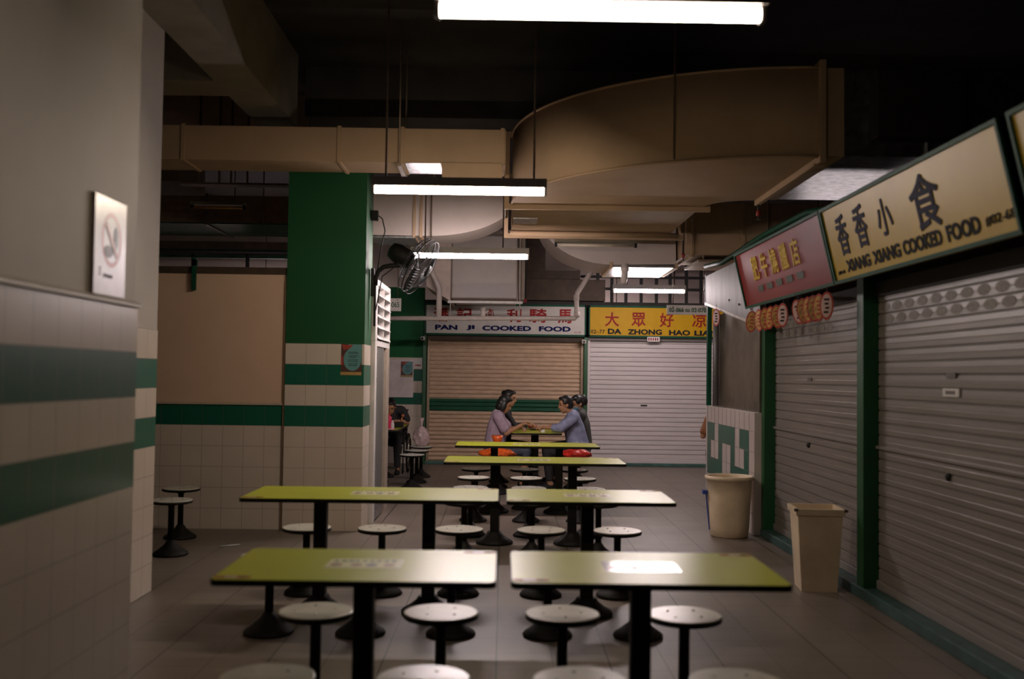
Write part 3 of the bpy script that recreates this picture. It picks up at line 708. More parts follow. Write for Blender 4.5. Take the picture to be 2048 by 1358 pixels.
cctv(1.36, 16.80, 2.10, 'small white camera on the post between the far shutters')
cctv(-1.36, 16.80, 2.12, 'small white camera at the outer end of the white far sign')

# ================================================================== COLUMN SIDE: louvre, door, fan, posters
t = thing('louvre_panel', 'white slanted louvre panel above the grey door', 'louvre', (0, 0, 0))
x = -1.33
b = MB(); b.box(x-.03, x+.03, 10.125, 10.27, 1.85, 2.49, bev=.004); b.build('frame', m_white, t)
b = MB(); b.box(x-.03, x+.03, 10.27, 11.40, 2.43, 2.49, bev=.003); b.box(x-.03, x+.03, 10.27, 11.40, 1.80, 1.86, bev=.003); b.build('frame', m_white, t)
for y in (11.34, 10.80):
    b = MB(); b.box(x-.028, x+.032, y, y+.06*(1 if y > 11 else .35), 1.86, 2.43); b.build('mullion', m_white, t)
for k in range(5):
    z = 1.875+k*.112
    b = MB(); b.prism([(x+.045, 10.27, z), (x+.045, 10.27, z+.008), (x-.035, 10.27, z+.066), (x-.035, 10.27, z+.058)], (0, 1.08, 0)); b.build('slat', m_white, t)
b = MB(); b.box(x-.055, x-.045, 10.20, 11.38, 1.85, 2.46); b.build('backing', m_dark, t)
b = MB(); b.box(-1.36, -1.30, 10.125, 10.27, 0, 1.85, bev=.004); struct(b.build('trim_6', m_white))
t = thing('metal_door', 'grey metal door standing below the white louvre', 'door', (0, 0, 0))
b = MB(); b.box(-1.35, -1.31, 10.275, 10.95, .02, 1.80, bev=.004); b.build('leaf', m_greydoor, t)
b = MB(); b.box(-1.308, -1.295, 10.28, 10.94, .02, .14); b.build('kick_plate', m_galv, t)
for z in (.5, 1.45, 1.70):
    b = MB(); b.box(-1.312, -1.298, 10.30, 10.36, z-.03, z+.03); b.build('hinge', m_stain, t)
b = MB(); b.box(-1.37, -1.30, 11.12, 11.40, 0, 1.80); b.build('frame', M('jamb', (.36, .29, .23), .5), t)
# wall fan
t = thing('wall_fan', 'black industrial wall fan on a curved arm beside the column', 'fan', (-1.30, 9.95, 2.45))
b = MB(); b.box(-.03, .0, -.035, .035, -.16, .12, bev=.004); b.box(.0, .02, -.02, .02, -.46, .05, bev=.004); b.build('mount_plate', m_black, t)
arm = [(.01, 0, -.05), (.015, 0, .02), (.04, 0, .09), (.09, 0, .135), (.16, 0, .15), (.30, 0, .155)]
b = MB(); b.tube(arm, .024, 10); b.build('arm', m_black, t)
ax = Vector((.85, -.13, -.50)).normalized(); mc = Vector((.27, 0, .25))
b = MB(); b.lathe([(.03, -.14), (.08, -.12), (.10, -.05), (.10, .06), (.08, .11), (.03, .14)], mc, 20, ax=ax); b.build('motor', m_black, t)
b = MB(); b.tube([(.28, 0, .155), tuple(mc-Vector((0, 0, .04)))], .026, 8); b.build('tilt_bracket', m_black, t)
fc = mc+ax*.20; q = Vector((0, 0, 1)).rotation_difference(ax)
m_wire = M('cage_wire', (.02, .022, .025), .6, .0)
def ringpts(r, d): return [fc+q @ Vector((r*math.cos(a), r*math.sin(a), d)) for a in (2*PI*i/40 for i in range(40))]
cg = MB(); cg.tube(ringpts(.295, 0), .007, 6, closed=True); cg.tube(ringpts(.295, .05), .005, 6, closed=True); cg.tube(ringpts(.285, -.045), .004, 6, closed=True)
for i in range(56):
    a = 2*PI*i/56
    def pp(r, d, tw=0): return fc+q @ Vector((r*math.cos(a+tw), r*math.sin(a+tw), d))
    cg.tube([pp(.07, -.10), pp(.20, -.095, .1), pp(.285, -.05, .16), pp(.298, .0, .17), pp(.285, .055, .16), pp(.18, .10, .1), pp(.06, .11)], .0016, 4)
for r, d in ((.07, -.10), (.18, -.097), (.06, .11), (.17, .103)): cg.tube(ringpts(r, d), .0025, 5, closed=True)
cg.build('cage', m_wire, t)
b = MB(); b.lathe([(.06, .105), (.06, .118), (.02, .122)], fc, 18, ax=ax); b.build('hub', m_black, t)
for k in range(3):
    a0 = 2*PI*k/3; b = MB(); ps = []
    for i in range(9):
        r = .05+.22*i/8; w = .05+.09*math.sin(PI*min(1, i/8*.8+.15))
        ps.append(((r, a0-w/r*.5, -.02), (r, a0+w/r*.5, .02)))
    for (A0, A1), (B0, B1) in zip(ps, ps[1:]):
        g = lambda p: fc+q @ Vector((p[0]*math.cos(p[1]), p[0]*math.sin(p[1]), p[2]))
        b.quad(g(A0), g(A1), g(B1), g(B0))
    o = b.build('blade', m_black, t, smooth=True)
    md = o.modifiers.new('thick', 'SOLIDIFY'); md.thickness = .004
b = MB(); b.tube([(.03, -.01, .10), (.06, -.01, .30), (.10, -.01, .50), (.07, 0, .62), (.02, 0, .66)], .006, 6); b.tube([(.02, .0, -.3), (.08, -.01, .04), (.16, -.01, .10), (.20, -.01, .14)], .006, 6); b.build('cord', m_black, t)
b = MB(); b.box(.0-.04, .03, -.03, .03, .60, .70, bev=.004); tag(b.build('switch_box', m_black), 'small black switch box high on the column edge', 'switch box').location = (-1.30, 9.95, 2.45)
# posters
m_teal = M('poster_teal', (.10, .27, .27), .5, var=.1); m_choc = M('poster_brown', (.07, .02, .015), .5); m_orange = M('poster_red', (.33, .04, .02), .5, var=.4, scale=30); m_ochre = M('poster_ochre', (.40, .25, .08), .5)
def poster(x, y, z, w, h, label):
    t = thing('poster', label, 'poster', (x, y, z), 0, 'printed notices')
    b = MB(); b.box(0, w, -.004, 0, 0, h); b.build('sheet', m_choc, t)
    b = MB(); n = 28
    b.prism([(w*(.55+.43*math.cos(2*PI*i/n)), -.0042, h*(.50+.36*math.sin(2*PI*i/n))) for i in range(n)], (0, -.0008, 0)); b.box(w*.35, w*.99, -.0048, -.004, h*.55, h*.99); b.build('bowl', m_teal, t)
    b = MB(); b.prism([(w*.03, -.0049, h*.97), (w*.58, -.0049, h*.97), (w*.42, -.0049, h*.86), (w*.12, -.0049, h*.80)], (0, -.0008, 0)); b.box(0, w*.10, -.0055, -.0049, h*.32, h*.62); b.build('food_picture', m_orange, t)
    b = MB(); b.box(-w*.02, w*.98, -.0065, -.004, 0, h*.10); b.build('footer', m_ochre, t)
    b = MB()
    for k, (c, wd) in enumerate(((.74, .46), (.70, .42), (.62, .44), (.57, .3), (.49, .5), (.44, .48), (.36, .46), (.31, .40))):
        u = .56-wd/2
        while u < .56+wd/2:
            d = random.uniform(.03, .09); b.box(w*u, w*(u+d), -.0056, -.0050, h*c-h*.012, h*c+h*.010); u += d+.02
    b.build('printing', m_inkd, t)
    return t
poster(-1.565, 9.64, 1.50, .20, .30, 'teal poster with printed lines on the tiled column')
t = poster(-1.735, 16.965, 1.47, .20, .26, 'small teal poster on the white sheet at the back')
b = MB(); b.box(-2.0, -1.525, 16.97, 17.0, 1.12, 1.76); tag(b.build('notice_board', M('sheet_white', (.66, .56, .55), .4)), 'plain white sheet on the tiles behind the door', 'board')
b = MB(); b.box(-1.515, -1.385, 16.99, 17.0, 1.62, 1.79); o = tag(b.build('notice', m_white), 'small faded notice beside the green far post', 'notice')
b = MB(); b.box(-1.50, -1.40, 16.988, 16.99, 1.655, 1.68); b.build('printing', m_orange, o)
# no smoking sign on the near pillar
t = thing('no_smoking_sign', 'white no smoking sign on the near pillar', 'sign', (0, 0, 0))
XS = -1.661
b = MB(); b.box(XS-.001, XS+.016, 3.99, 4.325, 1.825, 2.235, bev=.003); b.build('plate', M('sign_plate', (.34, .29, .28), .3), t)
XF = XS+.0165; cyy, czz = 4.165, 2.06
b = MB(); n = 40
o_ = [Vector((XF, cyy+.105*math.cos(2*PI*i/n), czz+.115*math.sin(2*PI*i/n))) for i in range(n)]; i_ = [Vector((XF, cyy+.084*math.cos(2*PI*i/n), czz+.094*math.sin(2*PI*i/n))) for i in range(n)]
for k in range(n): b.quad(o_[k], o_[(k+1) % n], i_[(k+1) % n], i_[k])
b.build('red_ring', M('sign_redring', (.42, .09, .09), .4), t)
b = MB(); b.prism([(XF, cyy-.068, czz+.055), (XF, cyy-.052, czz+.072), (XF, cyy+.068, czz-.055), (XF, cyy+.052, czz-.072)], (.0015, 0, 0)); b.build('red_bar', MATS['sign_redring'], t)
b = MB(); b.prism([(XF, cyy+.045*math.cos(2*PI*i/16)-.030, czz-.050+.026*math.sin(2*PI*i/16)) for i in range(16)], (.001, 0, 0)); b.prism([(XF, cyy+.02*math.cos(2*PI*i/16)+.045, czz+.010+.05*math.sin(2*PI*i/16)) for i in range(16)], (.001, 0, 0)); b.build('pictogram', M('sign_grey', (.14, .15, .20), .5), t)
b = MB()
for k in range(3): b.box(XF-.001, XF+.0006, 4.045+.0, 4.06, 1.905+k*.013, 1.912+k*.013)
b.build('printing', m_inkd, t); b = MB()
for k in range(4): b.box(XF-.001, XF+.0006, 4.09+.025*k, 4.105+.025*k, 1.90, 1.915)
b.build('printing', m_inkd, t)

# ================================================================== TABLES AND STOOLS
def table_top(L, D, z, r=.035, thick=.024):
    b = MB(); n = 6; out = []
    for cxs, cys, a0 in ((1, 1, 0), (-1, 1, PI/2), (-1, -1, PI), (1, -1, 3*PI/2)):
        for i in range(n+1):
            a = a0+PI/2*i/n; out.append((cxs*(L/2-r)+r*math.cos(a), cys*(D/2-r)+r*math.sin(a)))
    b.prism([(x, y, z-thick) for x, y in out], (0, 0, thick-.002), mi=0)
    ins = [(x*(1-.004/abs(L/2)), y*(1-.004/abs(D/2))) for x, y in out]
    b.prism([(x, y, z-.002) for x, y in ins], (0, 0, .002), mi=1)
    return b
m_menu = M('menu_film', (.62, .60, .34), .32, var=.05, spec=.5); m_menug = M('menu_film_glossy', (.60, .56, .48), .13, var=.05, spec=.6); m_mk1 = M('mark_green', (.10, .16, .09), .4); m_mk2 = M('mark_brown', (.25, .11, .06), .4); m_mk3 = M('mark_blue', (.10, .10, .16), .4)
m_plate = M('tag_brown', (.30, .08, .03), .5, spec=.2); m_platew = M('tag_white', (.62, .58, .55), .35)
def make_table(L, legs, label, loc, rz=0., D=.67, z=.755, decals=True, film=None):
    t = thing('dining_table', label, 'table', loc, rz, 'lime green food court tables')
    table_top(L, D, z).build('tabletop', [m_black, m_lime], t)
    for lx in legs:
        b = MB(); b.box(lx-.04, lx+.04, -.04, .04, .05, z-.03, bev=.005); lg = b.build('leg', m_black, t)
        b = MB(); b.lathe([(.165, 0), (.17, .012), (.165, .025), (.12, .05), (.075, .085), (.06, .11)], (lx, 0, 0), 20); b.build('base', m_black, lg)
        b = MB(); b.box(lx-.16, lx+.16, -.2, .2, z-.034, z-.024); b.build('top_plate', m_black, lg)
    if decals:
        zt = z+.0002
        b = MB(); b.box(-.15, .15, -.10, .10, zt, zt+.0007); s = b.build('menu_sticker', film or m_menu, t)
        for k in range(9):
            b = MB(); x0 = -.13+.029*k; b.box(x0, x0+random.uniform(.012, .024), .04, .075, zt+.0007, zt+.0010); b.build('print_mark', m_mk1, s)
        for x0, m in ((-.11, m_mk2), (-.03, m_mk2), (.03, m_mk3), (.10, m_mk2)):
            b = MB(); b.prism([(x0+.024*math.cos(2*PI*i/14), -.025+.03*math.sin(2*PI*i/14), zt+.0007) for i in range(14)], (0, 0, .0003)); b.build('print_mark', m, s)
        for sx, sy in ((-1, -1), (1, 1)):
            xc, yc = sx*(L/2-.075), sy*(D/2-.05)
            b = MB(); b.prism([(xc+.05*cx_+.02*math.cos(a), yc+.02*math.sin(a), zt) for cx_, a in [(1, -PI/2+PI*i/8) for i in range(9)]+[(-1, PI/2+PI*i/8) for i in range(9)]], (0, 0, .0008)); s = b.build('number_tag', m_plate, t)
            b = MB(); b.box(xc-.028, xc+.018, yc-.010, yc+.010, zt+.0008, zt+.0011); b.box(xc+.03, xc+.045, yc-.01, yc+.01, zt+.0008, zt+.0011, mi=1); b.build('tag_print', [m_platew, m_black], s)
    return t
A1 = make_table(1.058, (0,), 'lime table closest to the camera on the left', (-.543, 4.025, 0))
A2 = make_table(1.046, (0,), 'lime table closest to the camera, carrying the shiny white menu sticker', (.563, 4.025, 0), film=m_menug)
B1 = make_table(1.576, (-.345, .345), 'long lime table in the second row, beside the tiled column', (-.804, 6.40, 0))
B2 = make_table(1.038, (0,), 'short lime table in the second row, towards the round bin', (.551, 6.40, 0))
C1 = make_table(1.606, (-.35, .35), 'long lime table in the third row, alone in its row', (.292, 9.05, 0))
D1 = make_table(1.57, (-.36, .36), 'long lime table right in front of the seated diners', (.277, 11.1, 0))
E1 = make_table(1.62, (-.36, .36), 'lime table with diners seated along both sides', (.46, 14.03, 0), PI/2, decals=False)
F1 = make_table(1.6, (-.36, .36), 'green table seen past the grey door', (-1.75, 14.36, 0), PI/2, decals=False)

def make_stool(label, loc):
    t = thing('stool', label, 'stool', loc, 0, 'round pedestal stools')
    b = MB(); b.lathe([(.150, .425), (.166, .430), (.168, .438), (.168, .448)], (0, 0, 0), 32, mi=0)
    b.lathe([(.1665, .448), (.1655, .4535), (.160, .455)], (0, 0, 0), 32, mi=1)
    st = b.build('seat', [m_black, m_seat], t)
    for a in range(4):
        q = PI/4+a*PI/2
        b = MB(); b.lathe([(.0075, .4545), (.007, .4575), (.003, .459)], (.085*math.cos(q), .085*math.sin(q), 0), 8); b.build('bolt', m_steel, st)
    b = MB(); b.lathe([(.025, .05), (.025, .40), (.05, .415), (.08, .425)], (0, 0, 0), 16); b.build('pole', m_black, t)
    b = MB(); b.lathe([(.142, 0), (.147, .010), (.140, .022), (.105, .045), (.055, .085), (.028, .125)], (0, 0, 0), 18); b.build('base', m_black, t)
    return t
proto = None
def stool(x, y, label, rz=None):
    global proto
    if proto is None:
        proto = make_stool(label, (x, y, 0)); return proto
    return dup(proto, (x, y, 0), random.uniform(0, 6) if rz is None else rz, label)
stool(-.81, 3.53, 'white stool cut off at the bottom edge, leftmost of four')
stool(-.265, 3.53, 'white stool cut off at the bottom edge, second from left')
stool(.285, 3.53, 'white stool cut off at the bottom edge, third from left')
stool(.835, 3.53, 'white stool cut off at the bottom edge, rightmost of four')
for x, l in ((-.823, 'leftmost'), (-.263, 'second from left'), (.282, 'third from left'), (.830, 'rightmost')):
    stool(x, 4.51, f'white stool just behind the closest tables, {l} of four')
for x, l in ((-1.345, 'leftmost'), (-.81, 'second from left'), (-.285, 'middle'), (.28, 'fourth from left'), (.81, 'rightmost')):
    stool(x, 5.87, f'stool on the near side of second row tables, {l} of five')
for x, l in ((-1.340, 'leftmost'), (-.820, 'second from left'), (-.289, 'middle'), (.280, 'fourth from left'), (.808, 'rightmost')):
    stool(x, 6.93, f'stool on the far side of second row tables, {l} of five')
for y, l in ((8.42, 'near side of the third row table'), (9.48, 'far side of the third row table'), (10.42, 'near side of the table before the diners'), (11.40, 'far side of the table before the diners')):
    for x, p in ((-.29, 'left'), (.26, 'middle'), (.82, 'right')):
        if y == 8.42 and x < 0: x = -.31
        stool(x, y, f'{p} stool on the {l}')
stool(-.06, 13.55, 'stool under the woman in lavender')
stool(-.04, 14.22, 'stool under the woman behind the lavender top')
stool(.98, 13.55, 'stool under the man in blue shirt')
stool(1.10, 14.24, 'stool under the masked woman in grey')
stool(-.04, 12.85, 'stool carrying the orange plastic bag')
stool(.98, 12.85, 'stool carrying the red plastic bag')
stool(-2.725, 8.30, 'lone stool half hidden behind the second pillar')
stool(-2.92, 9.15, 'stool against the beige wall, mostly hidden by the pillar')
for y, l in ((13.25, 'nearest stool in the row past the grey door'), (14.0, 'middle stool in the row past the grey door'), (14.75, 'stool with the plastic bag past the grey door')): stool(-1.19, y, l)
stool(2.93, 13.2, 'stool under the person behind the tiled half wall')

# ================================================================== BINS
t = thing('round_bin', 'round cream bin standing against the tiled half wall', 'bin', (2.195, 9.62, 0))
b = MB(); b.lathe([(.165, 0), (.178, .012), (.19, .10), (.207, .40), (.215, .54), (.230, .545), (.232, .575), (.222, .58), (.208, .565), (.185, .10), (.17, .03)], (0, 0, 0), 40); b.build('bin_body', m_bin, t)
b = MB(); b.box(-.255, -.215, -.03, .03, .40, .44); b.prism([(-.222, -.02, .44), (-.222, .02, .44), (-.185, .01, .06), (-.185, -.01, .06)], (-.008, 0, 0)); b.build('strap', M('blue_strap', (.02, .06, .30), .5), t)
t = thing('square_bin', 'tall square cream bin in front of the shutters', 'bin', (2.295, 7.28, 0), -.10)
def frustum(b, w0, d0, z0, w1, d1, z1, mi=0):
    A = [(-w0, -d0, z0), (w0, -d0, z0), (w0, d0, z0), (-w0, d0, z0)]; B_ = [(-w1, -d1, z1), (w1, -d1, z1), (w1, d1, z1), (-w1, d1, z1)]
    for i in range(4): b.quad(A[i], A[(i+1) % 4], B_[(i+1) % 4], B_[i], mi=mi)
    return A, B_
b = MB(); A, _ = frustum(b, .125, .125, 0, .158, .158, .56); b.quad(*A); frustum(b, .118, .118, .02, .150, .150, .56); b.quad((-.118, -.118, .02), (.118, -.118, .02), (.118, .118, .02), (-.118, .118, .02)); frustum(b, .150, .150, .56, .158, .158, .56)
b.build('bin_body', m_bin, t)
b = MB(); frustum(b, .170, .170, .545, .174, .174, .59); frustum(b, .150, .150, .545, .154, .154, .59); frustum(b, .154, .154, .59, .174, .174, .59); frustum(b, .150, .150, .545, .170, .170, .545); b.build('rim', m_bin, t)
for sx, sy in ((-1, -1), (1, -1), (1, 1)):
    b = MB(); b.box(sx*.174-.012, sx*.174+.012, sy*.174-.012, sy*.174+.012, .575, .593); b.build('corner_wear', m_brown, t)

# ================================================================== SMALL THINGS
b = MB(); b.tube([(-2.43, 8.70, .006), (-2.28, 8.80, .006)], .006, 8); tag(b.build('pen', M('pen_white', (.5, .55, .55), .3)), 'thin pale pen lying on the dark floor near the beige wall', 'pen')
b = MB(); b.prism([(1.36+.03*math.cos(2*PI*i/10), 7.72+.02*math.sin(2*PI*i/10), .001) for i in range(10)], (0, 0, .003)); tag(b.build('scrap', m_brown), 'small dark scrap on the floor between table and round bin', 'scrap')
def plastic_bag(loc, r, col, label, knot):
    """crumpled bag: a lumpy sack with a tied neck"""
    t = thing('plastic_bag', label, 'bag', loc, 0, None)
    b = MB(); rnd = random.Random(hash(label) % 1000 if False else len(label)); n = 26; m = 16; rings = []
    for j in range(m+1):
        v = j/m; row = []
        rad = math.sin(PI*min(1, .12+.88*v)) ** .6 if v < .98 else .05
        for i in range(n):
            a = 2*PI*i/n; w = 1+.10*math.sin(5*a+7*v)+.07*math.sin(9*a-11*v)+rnd.uniform(-.04, .04)
            row.append(b.b.verts.new((r[0]*rad*w*math.cos(a), r[1]*rad*w*math.sin(a), r[2]*v)))
        rings.append(row)
    for j in range(m):
        for i in range(n):
            f = b.b.faces.new((rings[j][i], rings[j][(i+1) % n], rings[j+1][(i+1) % n], rings[j+1][i])); f.smooth = True
    b.b.faces.new(rings[0][::-1]); b.b.faces.new(rings[-1])
    b.build('sack', col, t)
    b = MB(); z = r[2]
    b.lathe([(r[0]*.10, z*.9), (r[0]*.12, z), (r[0]*.22, z+knot*.5), (r[0]*.34, z+knot), (r[0]*.05, z+knot*.85)], (0, 0, 0), 12); b.build('knot', col, t)
    return t
m_orangebag = M('orange_plastic', (.62, .10, .015), .3, var=.3, scale=25, bump=.4)
m_redbag = M('red_plastic', (.48, .02, .012), .3, var=.3, scale=25, bump=.4)
plastic_bag((-.06, 12.85, .455), (.23, .17, .13), m_orangebag, 'orange plastic bag with a tied knot below the woman in lavender', .16)
plastic_bag((.96, 12.85, .455), (.185, .16, .14), m_redbag, 'red plastic bag bulging below the man in blue', .02)
m_clear = M('clear_plastic', (.68, .50, .50), .25, var=.25, scale=18, bump=.4, alpha=.75)
plastic_bag((-1.19, 14.75, .455), (.115, .115, .30), m_clear, 'translucent pale plastic bag standing on a stool past the door', .12)
# food on the diners' table
b = MB(); b.lathe([(.06, 0), (.08, .008), (.11, .03), (.105, .03), (.06, .010)], (.47, 14.0, .755), 24); o = tag(b.build('plate', M('plate_dark', (.07, .06, .05), .4)), 'dark plate of food between the diners', 'plate')
b = MB(); b.ball((.47, 14.0, .772), (.075, .075, .022), 12); b.build('food', M('food', (.30, .12, .05), .6, var=.5, scale=60), o)
b = MB(); b.box(-.03, .03, -.03, .03, 0, .045, bev=.008)
o = b.build('tissue_pack', M('tissue_white', (.72, .68, .66), .7)); o.location = (.545, 13.42, .755); tag(o, 'crumpled white tissue pack on the near end of the diners\' table', 'tissue')
b = MB(); b.ball((0, 0, .05), (.024, .02, .022), 10); b.build('tissue', MATS['tissue_white'], o)
b = MB(); b.box(.38, .50, 14.47, 14.52, .756, .80, bev=.006); tag(b.build('sauce_box', M('sauce_red', (.40, .02, .02), .4)), 'small red box behind the dark plate', 'box')
# on the green table past the door
t = thing('bottle', 'pink bottle standing on the table past the door', 'bottle', (-1.552, 13.72, .755))
b = MB(); b.lathe([(.035, 0), (.042, .01), (.042, .14), (.035, .165), (.015, .185), (.013, .205)], (0, 0, 0), 16); b.build('bottle_body', M('pink_plastic', (.62, .03, .09), .3), t)
b = MB(); b.lathe([(.016, .205), (.016, .225), (.006, .24)], (0, 0, 0), 12); b.build('cap', m_plate, t)
t = thing('bottle', 'small white bottle next to the pink bottle', 'bottle', (-1.505, 13.70, .755))
b = MB(); b.lathe([(.022, 0), (.025, .01), (.025, .09), (.012, .11), (.010, .13)], (0, 0, 0), 14); b.build('bottle_body', M('clear_bottle', (.6, .5, .5), .2), t)
b = MB(); b.lathe([(.013, .13), (.013, .15)], (0, 0, 0), 10); b.build('cap', m_black, t)
b = MB(); b.lathe([(.045, 0), (.055, .012), (.05, .022), (.02, .022)], (-1.515, 13.605, .755), 20); tag(b.build('saucer', M('pink_dish', (.60, .25, .30), .4)), 'small pink saucer at the near end of the table past the door', 'saucer')
b = MB(); b.box(-1.53, -1.42, 14.2, 14.4, .755, .83, bev=.006); o = tag(b.build('caddy', m_black), 'black caddy on the table past the door', 'caddy')
b = MB(); b.tube([(-1.46, 14.3, .80), (-1.435, 14.3, .90)], .012, 8); b.ball((-1.425, 14.3, .92), .025, 10); b.build('spoon', M('spoon_brown', (.33, .10, .04), .4), o)
# wheelchair
t = thing('wheelchair', 'dark wheelchair parked at the end of the table past the door', 'wheelchair', (-1.72, 15.50, 0))
for sx in (-1, 1):
    b = MB(); b.tube([(sx*.27, .29*math.cos(2*PI*i/32), .30+.29*math.sin(2*PI*i/32)) for i in range(32)], .015, 8, closed=True); w = b.build('wheel', m_black, t)
    b = MB()
    for i in range(12): b.tube([(sx*.27, 0, .30), (sx*.27, .28*math.cos(2*PI*i/12), .30+.28*math.sin(2*PI*i/12))], .002, 4)
    b.tube([(sx*.24, 0, .30), (sx*.30, 0, .30)], .025, 8); b.build('spokes', m_steel, w)
    b = MB(); b.tube([(sx*.29, .25*math.cos(2*PI*i/32), .30+.25*math.sin(2*PI*i/32)) for i in range(32)], .007, 6, closed=True); b.build('hand_rim', m_steel, w)
    b = MB(); b.tube([(sx*.22, -.32+.075*math.cos(2*PI*i/20), .085+.075*math.sin(2*PI*i/20)) for i in range(20)], .010, 6, closed=True); b.build('caster', m_black, t)
    b = MB(); b.tube([(sx*.22, .22, .95), (sx*.22, .22, .30), (sx*.22, -.30, .30), (sx*.22, -.32, .10)], .012, 8); b.tube([(sx*.22, .22, .62), (sx*.22, -.18, .62), (sx*.22, -.20, .30)], .012, 8); b.tube([(sx*.22, .22, .95), (sx*.22, .34, .95)], .014, 8); b.build('side_frame', m_dark, t)
b = MB(); b.box(-.21, .21, -.22, .20, .435, .47, bev=.01); b.build('seat', m_blackgloss, t)
b = MB(); b.box(-.21, .21, .20, .225, .47, .90, bev=.008); b.build('backrest', m_blackgloss, t)
b = MB(); b.box(-.15, .15, -.55, -.40, .10, .12); b.tube([(-.15, -.42, .11), (-.20, -.25, .42)], .01, 6); b.tube([(.15, -.42, .11), (.20, -.25, .42)], .01, 6); b.build('footrest', m_dark, t)

# ================================================================== PEOPLE
m_skin = M('skin', (.40, .20, .11), .5, var=.08, scale=30)
m_hair = M('hair', (.012, .010, .009), .45, var=.4, scale=50, stretch=(1, 1, .2))
m_eye = M('eye_dark', (.01, .008, .006), .3)
def remesh(b, name, mats, parent, vox=.008, smooth=3):
    me = bpy.data.meshes.new(name); b.b.to_mesh(me); b.b.free(); o = bpy.data.objects.new(name, me); C.objects.link(o)
    def mods(o):
        r = o.modifiers.new('r', 'REMESH'); r.mode = 'VOXEL'; r.voxel_size = vox
        s = o.modifiers.new('s', 'SMOOTH'); s.factor = .5; s.iterations = smooth
    return bake(o, mods, name, mats, parent)
def person(label, loc, face, P, shirt, pants, sleeves='short', hair='short', mask=None, group='diners'):
    """local frame: +x is where the person looks, z up; origin on the floor under the hips"""
    t = thing('person', label, 'person', loc, face, None)
    V = lambda *a: Vector(a)
    hip = V(0, 0, .55); lean = P.get('lean', .12); ch = V(lean*.75, 0, .82); sh = V(lean, 0, .97); nk = V(lean+.03, 0, 1.03)
    hd = V(*P.get('head', (lean+.09, 0, 1.17))); tilt = P.get('tilt', .15)
    sw = P.get('sw', .165); k = P.get('fat', 1.)
    b = MB()
    b.capsule(hip, ch, .125*k, .115*k); b.capsule(hip+V(0, .06, 0), hip+V(0, -.06, 0), .11*k, .11*k); b.capsule(ch, sh, .115*k, .085); b.capsule(sh+V(0, sw*.8, 0), sh-V(0, sw*.8, 0), .058, .058)
    b.capsule(sh, nk, .06, .05); b.capsule(nk, hd-V(.015, 0, .05), .048, .05)
    Rh = Euler((0, tilt, P.get('turn', 0.)) , 'XYZ').to_matrix()
    Rh = Matrix.Rotation(P.get('turn', 0.), 3, 'Z') @ Matrix.Rotation(tilt, 3, 'Y')
    H = lambda x, y, z: hd+Rh @ V(x, y, z)
    b.ball(H(0, 0, .025), (.088, .073, .088), 18, rot=Rh); b.ball(H(.030, 0, -.045), (.058, .055, .072), 16, rot=Rh)
    b.ball(H(.045, 0, -.095), (.030, .032, .024), 12, rot=Rh)                     # chin
    b.capsule(H(.082, 0, .012), H(.098, 0, -.030), .009, .014)                    # nose
    b.ball(H(.080, 0, .030), (.014, .050, .012), 10, rot=Rh)                      # brow
    b.ball(H(.077, 0, -.060), (.014, .024, .010), 10, rot=Rh)                     # lips
    for s in (-1, 1): b.ball(H(-.004, s*.074, -.012), (.020, .010, .032), 10, rot=Rh)   # ears
    arms = {}
    for s, nm in ((-1, 'near'), (1, 'far')):
        S0 = sh+V(0, s*sw, -.015); A = P.get('arm_'+('r' if s < 0 else 'l'), ((.16, .22, .76), (.34, .16, .80)))
        E = V(A[0][0], s*A[0][1], A[0][2]); Wr = V(A[1][0], s*A[1][1], A[1][2]); arms[s] = (S0, E, Wr)
        b.capsule(S0, E, .050, .039); b.capsule(E, Wr, .038, .025)
        d = (Wr-E).normalized(); side = V(0, 1, 0); side = (side-d*side.dot(d)).normalized(); dn = d.cross(side); dn = dn if dn.z < 0 else -dn
        pm = Wr+d*.075
        b.capsule(Wr, Wr+d*.02, .024, .026)
        for f in (-.022, 0, .022): b.capsule(Wr+d*.015+side*f*.6, pm+side*f, .014, .014)
        for f, ln in ((-.030, .062), (-.010, .074), (.011, .070), (.031, .054)):      # four fingers, bent
            p0 = pm+side*f; p1 = p0+(d*.75+dn*.45).normalized()*ln*.5; p2 = p1+(d*.35+dn*.9).normalized()*ln*.5
            b.capsule(p0, p1, .0095, .0088, 8); b.capsule(p1, p2, .0088, .0078, 8)
        th = Wr+d*.025-side*.028*s*-1; tv = (d*.7-side*-s*.55+dn*.45).normalized()
        b.capsule(th, th+tv*.034, .012, .010, 8); b.capsule(th+tv*.034, th+tv*.034+(d*.8+dn*.5).normalized()*.028, .010, .0085, 8)
    legs = {}
    for s in (-1, 1):
        h0 = hip+V(.02, s*.085, -.02); kn = V(.42, s*.12, .50); an = V(P.get('ankle', .38), s*.12, .085)
        legs[s] = (h0, kn, an)
        b.capsule(h0, kn, .085*k, .056); b.capsule(kn, an+(kn-an)*.62, .056, .055); b.capsule(kn+(an-kn)*.3, an, .054, .036); b.capsule(an, an+V(-.03, 0, -.045), .036, .034); b.capsule(an+V(-.03, 0, -.05), an+V(.13, 0, -.057), .034, .026)
    remesh(b, 'body', P.get('skin', m_skin), t)
    # clothing
    b = MB(); g = .013
    b.capsule(hip+V(-.01, 0, -.02), ch, .135*k+g, .118*k+g); b.capsule(ch, sh, .118*k+g, .083+g); b.capsule(hip+V(0, .05, 0), hip+V(0, -.05, 0), .118*k+g, .118*k+g)
    b.capsule(sh+V(0, sw*.86, -.006), sh-V(0, sw*.86, .006), .058+g, .058+g)
